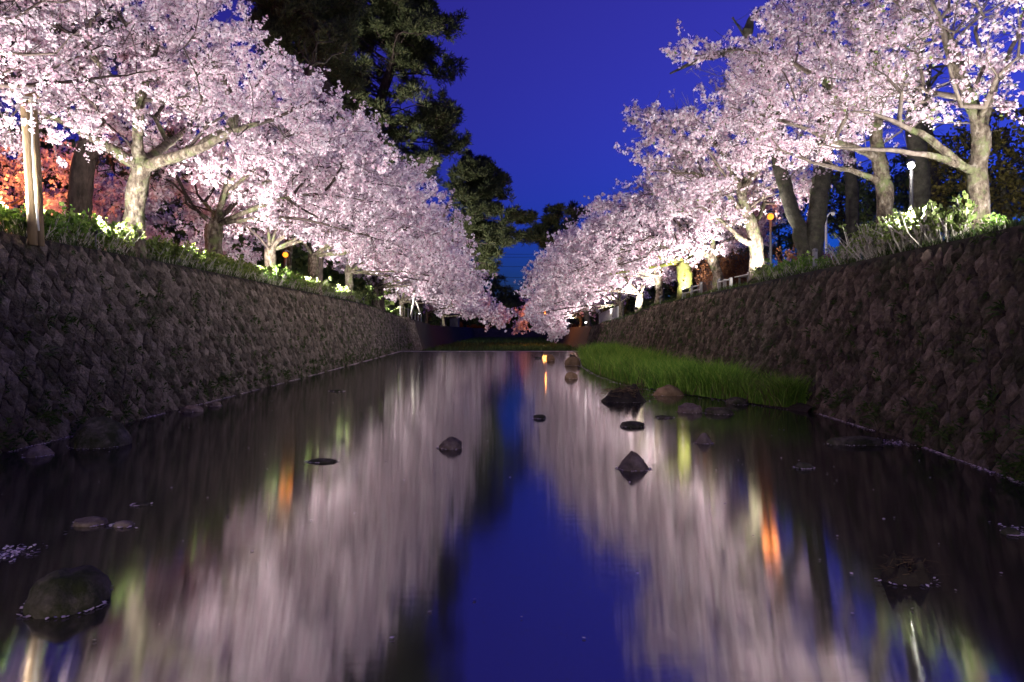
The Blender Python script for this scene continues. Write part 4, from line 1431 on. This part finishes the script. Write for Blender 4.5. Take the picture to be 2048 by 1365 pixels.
# far footbridge
brx0, brx1, bry = -12.0, 11.0, 132.0
br = empty('bridge', (0, bry, 2.0), 'small far bridge with rusty railing across the river end', 'bridge')
MB().box(((brx0 + brx1) / 2, bry, 4.6), (brx1 - brx0, 3.2, .5), bev=.04).build('deck', M['concrete'], br)
MB().box(((brx0 + brx1) / 2, bry - 1.68, 5.55), (brx1 - brx0, .10, .16), bev=.02).build('rail', M['rust_paint'], br)
MB().box(((brx0 + brx1) / 2, bry - 1.68, 5.2), (brx1 - brx0, .08, .10), bev=.02).build('rail', M['rust_paint'], br)
for k in range(16):
    MB().box((brx0 + .4 + k * (brx1 - brx0 - .8) / 15, bry - 1.68, 5.18), (.12, .12, .72), bev=.01).build('baluster', M['rust_paint'], br)
for s in (brx0 + .9, brx1 - .9):
    MB().box((s, bry, 1.9), (1.6, 3.0, 5.0), bev=.05).build('abutment', M['concrete'], br)

# overhead wires between two utility poles
up = []
for (x, lab) in ((-30.0, 'utility pole hidden by the left trees carrying the wires'), (34.0, 'utility pole hidden by the right trees carrying the wires')):
    z0 = bank_z(-1 if x < 0 else 1, x, 112)
    u = empty('utility_pole', (x, 112, z0), lab, 'utility pole')
    MB().tube([(x, 112, z0 - .3), (x, 112, 16.5)], [.19, .13], 12).build('pole', M['concrete'], u, smooth=True)
    for zc in (14.8, 12.8, 10.9):
        MB().box((x, 112, zc), (.12, 1.9, .12), bev=.01).build('crossarm', M['metal'], u)
wires = [(14.9, -.8), (14.5, .0), (12.9, -.6), (11.2, .4), (9.9, 0)]
for k, (z, dy) in enumerate(wires):
    t = np.linspace(0, 1, 25)
    pts = np.stack([-30 + 64 * t, np.full(25, 112 + dy), z - 1.0 * 4 * t * (1 - t)], 1)
    o = MB().tube(pts, .028, 5).build('power_line', M['wire'], None, smooth=True)
    tag(o, ['topmost', 'second highest', 'middle', 'second lowest', 'lowest'][k] + ' of the overhead wires crossing the sky gap', 'power line', 'overhead wires')


# ------------------------------------------------------------------ rocks and heaps in the water
def rock(label, px, py, w_px, h_px, mat='rock', shape='round', seed=0, d=None, depth=1.0, name='river_rock', cat='rock'):
    """py is the waterline pixel"""
    rng = np.random.default_rng(9000 + seed)
    D = d or CAM_H * FPX / (py - HORIZON)
    c = at(px, py, D)
    w = w_px / FPX * D
    h = h_px / FPX * D
    import bmesh
    bm = bmesh.new()
    bmesh.ops.create_icosphere(bm, subdivisions=4, radius=1)
    off = Vector(rng.uniform(-50, 50, 3))
    for v in bm.verts:
        p = v.co.copy()
        n = noise.fractal(p * 1.1 + off, 1.0, 2.0, 4) * .17 + noise.fractal(p * 4 + off, 1.0, 2.0, 3) * .05
        p = p * (1 + n)
        if shape == 'peak':
            k = max(0, p.z)
            p.x *= 1 - .55 * k
            p.y *= 1 - .55 * k
        elif shape == 'flat':
            p.z = p.z * (.75 if p.z < .55 else .55)
        v.co = (p.x * w * .5, p.y * w * .5 * depth, p.z * h * (1.0 if p.z > 0 else .7))
    zmax = max(v.co.z for v in bm.verts)
    s = h / zmax
    for v in bm.verts:
        v.co.z *= s
    wl = np.array([(v.co.x + c[0], v.co.y + D) for v in bm.verts if -.22 * h < v.co.z < .10 * h])
    me = bpy.data.meshes.new(name)
    bm.to_mesh(me)
    bm.free()
    for p in me.polygons:
        p.use_smooth = True
    me.materials.append(M[mat])
    o = bpy.data.objects.new(name, me)
    COL.objects.link(o)
    o.location = (c[0], D, 0.0)
    tag(o, label, cat, 'rocks in the river')
    WLINE.append((wl, c[0], D))
    return o


ROCKS = []
WLINE = []
rock('large rounded mossy boulder in the water at lower left', 137, 1206, 152, 68, 'rock_moss', seed=1)
rock('dark mossy boulder against the foot of the left wall', 203, 890, 105, 55, 'rock_moss', seed=2)
rock('small grey rounded rock at far left wall foot', 77, 911, 54, 20, 'rock', seed=3)
rock('low petal-rimmed rock, larger of two in lower left water', 180, 1048, 66, 14, 'rock', 'flat', 4, depth=.7)
rock('low petal-rimmed rock, smaller of two in lower left water', 247, 1052, 38, 11, 'rock', 'flat', 5, depth=.7)
rock('tiny dark rock barely above water left of centre', 284, 1010, 28, 4, 'rock_moss', 'flat', 6)
rock('flat dark rock barely above water below the left reflections', 645, 924, 58, 7, 'rock_moss', 'flat', 7, depth=.6)
rock('dark grey rock just left of the centre water', 902, 896, 46, 22, 'rock', 'round', 8)
rock('brown pyramid-shaped rock in the middle of the right reflection', 1266, 937, 62, 35, 'rock', 'peak', 9)
rock('flat dark oval rock behind the pyramid-shaped rock', 1266, 853, 46, 11, 'rock_moss', 'flat', 10, depth=.8)
rock('small pointed grey rock right of the pyramid-shaped rock', 1408, 886, 34, 20, 'rock', 'peak', 11)
rock('tiny dark rock near the middle of the river', 1079, 837, 24, 8, 'rock_moss', 'flat', 12)
rock('rounded brown rock at the grass edge beside the straw heap', 1335, 790, 56, 20, 'rock_tan', seed=13)
rock('smooth tan rock standing alone in front of the far stones', 1142, 757, 26, 13, 'rock_tan', seed=14)
rock('large tan rock near the weir, right of two', 1145, 731, 32, 19, 'rock_tan', seed=15)
rock('tan rock near the weir, left of two', 1101, 722, 19, 13, 'rock_tan', seed=16)
rock('low dark stone by the weir left of the tan rocks', 1076, 718, 12, 4, 'rock_moss', 'flat', 17)
rock('muddy grey mound right of the straw heap', 1378, 824, 48, 18, 'rock', 'flat', 18)
rock('flat dark mound between the muddy mound and the grass', 1437, 827, 54, 12, 'rock_moss', 'flat', 19)
rock('dark stone at the front edge of the grass bank', 1474, 808, 42, 14, 'rock_moss', 'flat', 20)
rock('long flat dark slab by the foot of the right wall', 1712, 888, 115, 16, 'rock_moss', 'flat', 21, depth=.5)
rock('small dark rock in the shaded water at right', 1607, 936, 34, 12, 'rock_moss', seed=22)
rock('flat grey rock lying against the left wall foot, larger of two', 385, 823, 42, 13, 'rock', 'flat', 24)
rock('flat grey rock against left wall foot, smaller of two', 430, 812, 26, 9, 'rock', 'flat', 25)
rock('small dark stone at the right edge of the water', 2020, 1068, 34, 14, 'rock_moss', seed=26)
rock('thin dark stone in the water below the muddy mound', 1328, 836, 36, 5, 'rock_moss', 'flat', 27, depth=.5)
rock('thin dark stone far left in the dark reflection', 675, 783, 30, 4, 'rock_moss', 'flat', 28, depth=.6)


def heap(label, px, py, w_px, h_px, straw, seed, mat='mud', smat='dry_grass'):
    rng = np.random.default_rng(9500 + seed)
    D = CAM_H * FPX / (py - HORIZON)
    c = at(px, py, D)
    w, h = w_px / FPX * D, h_px / FPX * D
    root = empty('debris_heap', (float(c[0]), D, 0), label, 'debris heap')
    n, m = 40, 20
    V = []
    for j in range(m):
        rr = j / (m - 1)
        for i in range(n):
            a = i / n * 2 * math.pi
            q = Vector((math.cos(a) * rr * 2.2 + seed, math.sin(a) * rr * 2.2, seed * .7))
            z = h * (1.0 * (1 - rr ** 2) * (1 + .9 * noise.fractal(q, 1, 2, 4)) + .12 * noise.noise(q * 6)) - .06 * rr
            rad = rr * (1 + .22 * noise.noise(Vector((math.cos(a) * 1.5, math.sin(a) * 1.5, seed))))
            V.append((c[0] + math.cos(a) * w * .5 * rad, D + math.sin(a) * w * .33 * rad, z))
    Q = []
    for j in range(m - 1):
        for i in range(n):
            Q.append((j * n + i, j * n + (i + 1) % n, (j + 1) * n + (i + 1) % n, (j + 1) * n + i))
    obj('mound', np.array(V), np.array(Q), M[mat], root)
    # straws and twigs caught on it
    k = straw
    A = np.stack([c[0] + rng.normal(0, w * .2, k), D + rng.normal(0, w * .12, k), np.abs(rng.normal(h * .5, h * .3, k))], 1)
    d = unit(rng, k) * np.array([1, .6, .35])
    B = A + d * (w * rng.uniform(.1, .3, (k, 1)))
    B[:, 2] = np.maximum(B[:, 2], .005)
    V, F = prism(A, B, w * .006, w * .003)
    o = obj('straw', V, F, M[smat], root)
    o['kind'] = 'stuff'
    ROCKS.append((c[0], D, w * .5, w * .33))
    return root


heap('long heap of brown straw and mud in front of the grass bank', 1250, 803, 100, 30, 260, 1)
heap('dark heap of mud and twigs in the water at lower right', 1812, 1160, 122, 48, 120, 2)
heap('straw-topped stones by the weir right of the tan rocks', 1146, 722, 26, 10, 70, 3)


# ------------------------------------------------------------------ grass
def blades(name, pts, hts, mat, label, seed, width=.012, lean=.35, parent=None):
    rng = np.random.default_rng(seed)
    n = len(pts)
    a = rng.uniform(0, 6.28, n)
    w = np.stack([np.cos(a), np.sin(a), np.zeros(n)], 1) * width * rng.uniform(.6, 1.3, (n, 1))
    l = np.stack([rng.normal(0, 1, n), rng.normal(0, 1, n), np.zeros(n)], 1) * lean
    H = hts[:, None]
    up = np.array([0, 0, 1.0])
    m1 = pts + (up * .55 + l * .25) * H
    tp = pts + (up * .95 + l * .85) * H
    V = np.stack([pts - w, pts + w, m1 + w * .8, m1 - w * .8, tp], 1).reshape(-1, 3)
    b = np.arange(n)[:, None] * 5
    Q = b + np.array([[0, 1, 2, 3]])
    T = b + np.array([[3, 2, 4]])
    o = obj(name, V, [Q, T], mat, parent, smooth=False)
    return tag(o, label, 'grass' if parent is None else None, kind='stuff')


rng = np.random.default_rng(42)
# the tongue of tall grass below the right wall
edge = [(13.2, 5.75), (14.2, 5.3), (15.5, 4.7), (17.5, 3.8), (20.5, 3.2), (25, 3.0), (30, 3.1), (36, 3.6), (41, 4.4), (46, 5.7)]


def grass_left(y):
    return np.interp(y, [e[0] for e in edge], [e[1] for e in edge])


V, F = [], []
ysb = np.linspace(13.2, 46.5, 50)
for y in ysb:
    xl = float(grass_left(y)) - .12
    xr = float(foot(1, y)) + .12
    for k in range(7):
        t = k / 6
        V.append((xl + (xr - xl) * t, y, -.05 + .16 * math.sin(min(1, t * 1.6) * math.pi / 2) + .03 * math.sin(y * 5 + k * 2)))
for i in range(len(ysb) - 1):
    for k in range(6):
        F.append((i * 7 + k, i * 7 + k + 1, (i + 1) * 7 + k + 1, (i + 1) * 7 + k))
tag(obj('mud_bank', V, np.array(F), M['mud']), 'muddy bank under the tall grass by the right wall', kind='structure')
n = 34000
y = 13.8 + (46.2 - 13.8) * rng.random(n) ** 1.35
xl, xr = grass_left(y), np.array([foot(1, v) for v in y])
x = xl + (xr - xl) * rng.random(n)
clump = np.array([noise.noise(Vector((a * 1.3, b * 1.0, 3.3))) for a, b in zip(x, y)])
keep = clump > -.45
x, y, clump = x[keep], y[keep], clump[keep]
hts = (.34 + .22 * clump) * rng.uniform(.35, 1.4, len(x)) * np.where(y < 15.5, .8, 1.0)
blades('tall_grass', np.stack([x, y, np.full(len(x), .03)], 1), hts * 1.75, M['grass'], 'lush tall green grass along the foot of right wall', 5, .010, .5)
k_ = rng.integers(len(x), size=2600)
blades('dry_stems', np.stack([x[k_] + rng.normal(0, .1, 2600), y[k_], np.full(2600, .03)], 1), rng.uniform(.2, .75, 2600), M['dry_grass'], 'dry straw-coloured stems mixed into the tall grass', 15, .007, .7)
# grassy river bed beyond the weir
n = 14000
y = WEIR_Y + .8 + 110 * rng.random(n) ** 1.5
xl, xr = np.array([foot(-1, v) for v in y]), np.array([foot(1, v) for v in y])
x = xl + (xr - xl) * rng.random(n)
blades('bed_grass', np.stack([x, y, np.full(n, -.58)], 1), rng.uniform(.15, .4, n) * (1 + y / 160), M['weed'], 'green grass on the river bed beyond the weir', 6, .05)
# short weeds on both wall tops
for side, lab, sd in ((-1, 'short weeds along the left wall top', 7), (1, 'short weeds along the right wall top', 8)):
    n = 9000
    y = 7 + 50 * rng.random(n) ** 1.5
    x = np.array([topx(side, v) for v in y]) + side * (.02 + 1.5 * rng.random(n) ** 1.7)
    z = np.array([bank_z(side, a, b) for a, b in zip(x, y)]) - .03
    blades('bank_weeds', np.stack([x, y, z], 1), rng.uniform(.05, .20, n), M['weed'], lab, sd, .008, .5)

# ------------------------------------------------------------------ floating petals
pp = []
for side in (-1, 1):
    n = 5200
    y = 5 + 45 * rng.random(n) ** 1.3
    gap = np.array([noise.noise(Vector((v * .55, side * 7, 0))) for v in y])
    off = np.abs(rng.normal(0, .03, n)) + .055
    keep = (gap > -.12) & ~((side > 0) & (y > 13.5) & (y < 46))
    x = np.array([foot(side, v) for v in y]) - side * off
    pp.append(np.stack([x[keep], y[keep]], 1))
for (wl, cx, cy) in WLINE:
    q = wl[rng.integers(len(wl), size=max(40, int(len(wl) * .8)))]
    q = q[q[:, 1] < cy + .03]
    v = q - np.array([cx, cy])
    k = 1 + (.012 + np.abs(rng.normal(0, .008, len(q)))) / (np.linalg.norm(v, axis=1) + .01)
    keep = np.array([noise.noise(Vector((a * 9, b * 9, 1.7))) for a, b in q]) > -.15
    pp.append((np.array([cx, cy]) + v * k[:, None])[keep])
for (cx, cy, rx, ry) in ROCKS:
    n = int(14 + 30 * rx)
    a = rng.uniform(math.pi * .9, math.pi * 2.1, n)
    k = rng.uniform(.86, 1.06, n)
    pp.append(np.stack([cx + rx * k * np.cos(a), cy + ry * k * np.sin(a)], 1))
n = 2600
pp.append(np.stack([rng.uniform(foot(-1, 50), foot(1, 50), n), WEIR_Y - np.abs(rng.normal(0, .12, n)) - .01], 1))
n = 240                                              # loose ones
pp.append(np.stack([rng.uniform(-6, 5, n), 3.5 + 40 * rng.random(n) ** 1.4], 1))
n = 500                                              # along the grass edge
y = rng.uniform(13.6, 40, n)
pp.append(np.stack([grass_left(y) - np.abs(rng.normal(0, .08, n)) - .02, y], 1))
for (px, py, s, n) in ((14, 1110, .085, 130), (1785, 886, .12, 160), (1500, 800, .10, 60), (2030, 1062, .07, 40)):
    c = at(px, py, CAM_H * FPX / (py - HORIZON))
    pp.append(np.stack([c[0] + rng.normal(0, s, n), c[1] + rng.normal(0, s * 1.2, n)], 1))
pp = np.vstack(pp)
n = len(pp)
C = np.stack([pp[:, 0], pp[:, 1], np.full(n, .006) + rng.random(n) * .006], 1)
dirs = np.stack([rng.normal(size=n), rng.normal(size=n), rng.normal(0, .15, n)], 1)
sz = .014
d = dirs / np.linalg.norm(dirs, axis=1, keepdims=True)
wv = np.stack([-d[:, 1], d[:, 0], rng.normal(0, .2, n)], 1)
s = sz * rng.uniform(.6, 1.3, (n, 1)) * np.maximum(1, C[:, 1:2] / 16)
V = np.stack([C - d * s, C + wv * s * .75, C + d * s, C - wv * s * .75], 1).reshape(-1, 3)
V[:, 2] = np.maximum(V[:, 2], .003)
tag(obj('floating_petals', V, np.arange(4 * n).reshape(n, 4), M['petal'], smooth=False), 'pale fallen petals floating at the waterline', 'petals', kind='stuff')

# ------------------------------------------------------------------ bare tree between the blossoms and the pines
bb = at(600, 560, 27)
zb = bank_z(-1, float(bb[0]) - .6, 27)
bare_tree('bare_tree', 'pale bare tree poking out between left blossoms and the pines', 'tree', -1, float(bb[0]) - .6, 27, .16,
          [[(bb[0] - .6, 27, zb - .1), at(585, 400, 27), at(600, 250, 27), at(620, 150, 27)]],
          [lobe(650, 90, 27, 1.3, .8, .9), lobe(600, 130, 27, 1.0, .8, .6)], 95, natt=200, fork=3.0)

# added floodlights behind the cherry row, invented to brighten the dark pines
floodlight('added floodlight behind the left hedge aimed up at the tall pine', -1, 39, 0, FLOOD_W * 9, at(780, 130, 48) - np.array([-12.6, 39, 3.3]), 75, x=-12.6)
floodlight('added floodlight behind the left cherries aimed at the leaning pine', -1, 64, 0, FLOOD_W * 8, at(960, 420, 76) - np.array([-12.4, 64, 3.0]), 60, x=-12.4)
floodlight('added unseen floodlight on the left wall top behind the viewer', -1, -7, .4, FLOOD_W * .9, (.55, .85, .12), 110, col=(1, .86, .74))  # this warm pair is added out of view to fill rocks and walls
floodlight('added unseen floodlight on the right wall top behind the viewer', 1, -7, .4, FLOOD_W * .55, (-.6, .85, .12), 110, col=(1, .86, .74))
